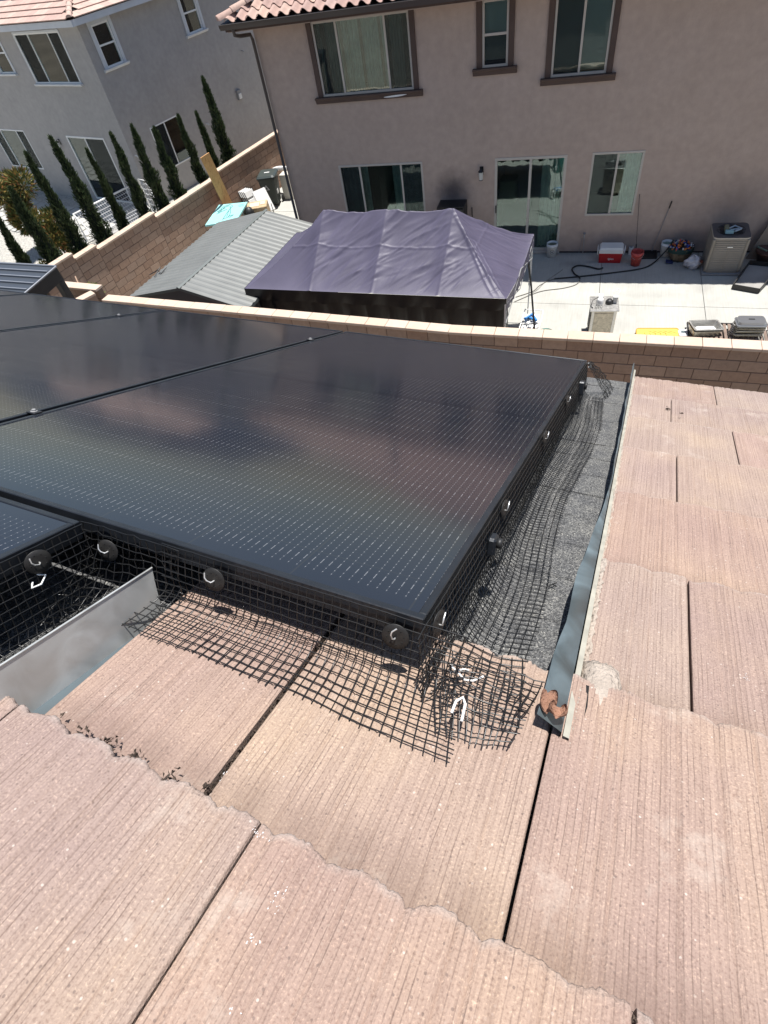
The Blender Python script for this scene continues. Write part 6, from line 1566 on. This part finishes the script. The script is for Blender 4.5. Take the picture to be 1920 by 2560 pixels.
for k in range(5): MB().tube([(-10.95+.07*k, 18.55+.04*k, .62), (-10.80+.07*k, 18.40+.03*k, .05)], .014, 5).build('leg', M_WHITEP if k % 2 else M_BLACKM, o)
# plywood plank
def wood_material():
    m, t, b = new_mat('fresh_plywood'); tc = N(t, 'ShaderNodeTexCoord'); mp = N(t, 'ShaderNodeMapping'); mp.inputs['Scale'].default_value = (14, 14, 2.2); t.links.new(tc.outputs['Object'], mp.inputs[0])
    n = N(t, 'ShaderNodeTexNoise'); n.inputs['Scale'].default_value = 1.6; n.inputs['Detail'].default_value = 5; n.inputs['Distortion'].default_value = 1.5; t.links.new(mp.outputs[0], n.inputs['Vector'])
    r_ = ramp(t, [(.35, (.62, .31, .11)), (.5, (.72, .40, .17)), (.62, (.52, .24, .08))]); t.links.new(n.outputs[0], r_.inputs[0]); t.links.new(r_.outputs[0], b.inputs['Base Color']); b.inputs['Roughness'].default_value = .65; return m
o = empty('plywood_plank', (-12.2, 18.5, 0)); tag(o, 'tall orange plywood plank leaning against the block side wall', 'plank')
t0, t1 = G(501.7, 395, 2.62), G(526.5, 378.5, 2.62); b0, b1 = G(557.8, 510.8, .95), G(586, 506, .95)
ex = .55; t1 = t0+(t1-t0)*.84; B0 = t0+(b0-t0)*(1+ex); B1 = B0+(t1-t0); nr = (t1-t0).cross(b0-t0).normalized()*.018
b = MB(); V_ = [t0, t1, B1, B0]; b.add([v for v in V_]+[v+nr for v in V_], [(0, 1, 2, 3), (7, 6, 5, 4), (0, 4, 5, 1), (1, 5, 6, 2), (2, 6, 7, 3), (3, 7, 4, 0)]); b.build('plank', wood_material(), o)
# teal board with sketchy print, lying tilted on a crate
M_TEAL = simple('aqua_board', (.30, .62, .60), .5, vary=.05)
o = empty('aqua_board', (-11.5, 17.2, 0)); tag(o, 'large aqua board with dark line drawing behind the metal shed', 'board')
Vt = [Vector(v) for v in ((-11.87, 16.22, 1.0), (-12.14, 17.77, 1.0), (-11.11, 17.94, 1.0), (-10.84, 16.5, 1.0))]
b = MB(); b.add(Vt+[v-Vector((0, 0, .05)) for v in Vt], [(3, 2, 1, 0), (4, 5, 6, 7), (0, 4, 7, 3), (1, 2, 6, 5), (2, 3, 7, 6), (0, 1, 5, 4)]); b.build('board', M_TEAL, o)
def tp(u, v): return Vt[0].lerp(Vt[3], u).lerp(Vt[1].lerp(Vt[2], u), v)+Vector((0, 0, .004))
M_INK = simple('teal_ink', (.05, .20, .20), .6)
def ink(pts, r_=.010): MB().tube([tp(*p_) for p_ in pts], r_, 4).build('print', M_INK, o)
ink([(.18, .55), (.2, .85), (.42, .95), (.55, .85), (.50, .55), (.50, .15)]); ink([(.22, .52), (.25, .8), (.42, .88), (.5, .8)]); ink([(.48, .8), (.62, .5), (.66, .25), (.52, .2)]); ink([(.52, .6), (.58, .28)]); ink([(.15, .5), (.3, .62), (.42, .70)]); ink([(.62, .30), (.78, .35), (.70, .22)]); ink([(.75, .85), (.92, .88)], .006); ink([(.78, .78), (.95, .80)], .006); ink([(.12, .62), (.32, .78)], .014)
for (x, y) in ((-11.7, 16.5), (-11.9, 17.6), (-11.25, 17.7), (-11.1, 16.7)): MB().bbox(x-.03, x+.03, y-.03, y+.03, 0, .945, .004).build('leg', M_GREY, o)
o = empty('cardboard_box', (-10.95, 18.25, 0)); tag(o, 'weathered tan carton with torn top behind the metal shed ridge', 'box')
TB2 = Matrix.Translation((-10.95, 18.22, 0)) @ Matrix.Rotation(R(20), 4, 'Z')
b = MB(); b.bbox(-.36, .36, -.30, .30, .0, .80, .02); b.xf(TB2).build('carton', simple('worn_cardboard', (.46, .34, .20), .85, vary=.25, vscale=6, bump=.5, bscale=9), o)
b = MB(); b.bbox(-.25, .1, -.2, .15, .801, .815, .004).bbox(.12, .3, -.1, .2, .801, .812, .004); b.xf(TB2).build('flap', simple('pale_paper', (.58, .47, .36), .9), o)
o = empty('black_sack', (-11.35, 17.95, 0)); tag(o, 'small black sack between the aqua board and the carton', 'sack')
MB().lathe([(0, .95), (.10, .92), (.17, .8), (.16, .6), (.16, 0)], (-10.98, 17.65, 0), 12).build('sack', M_BLACK, o)
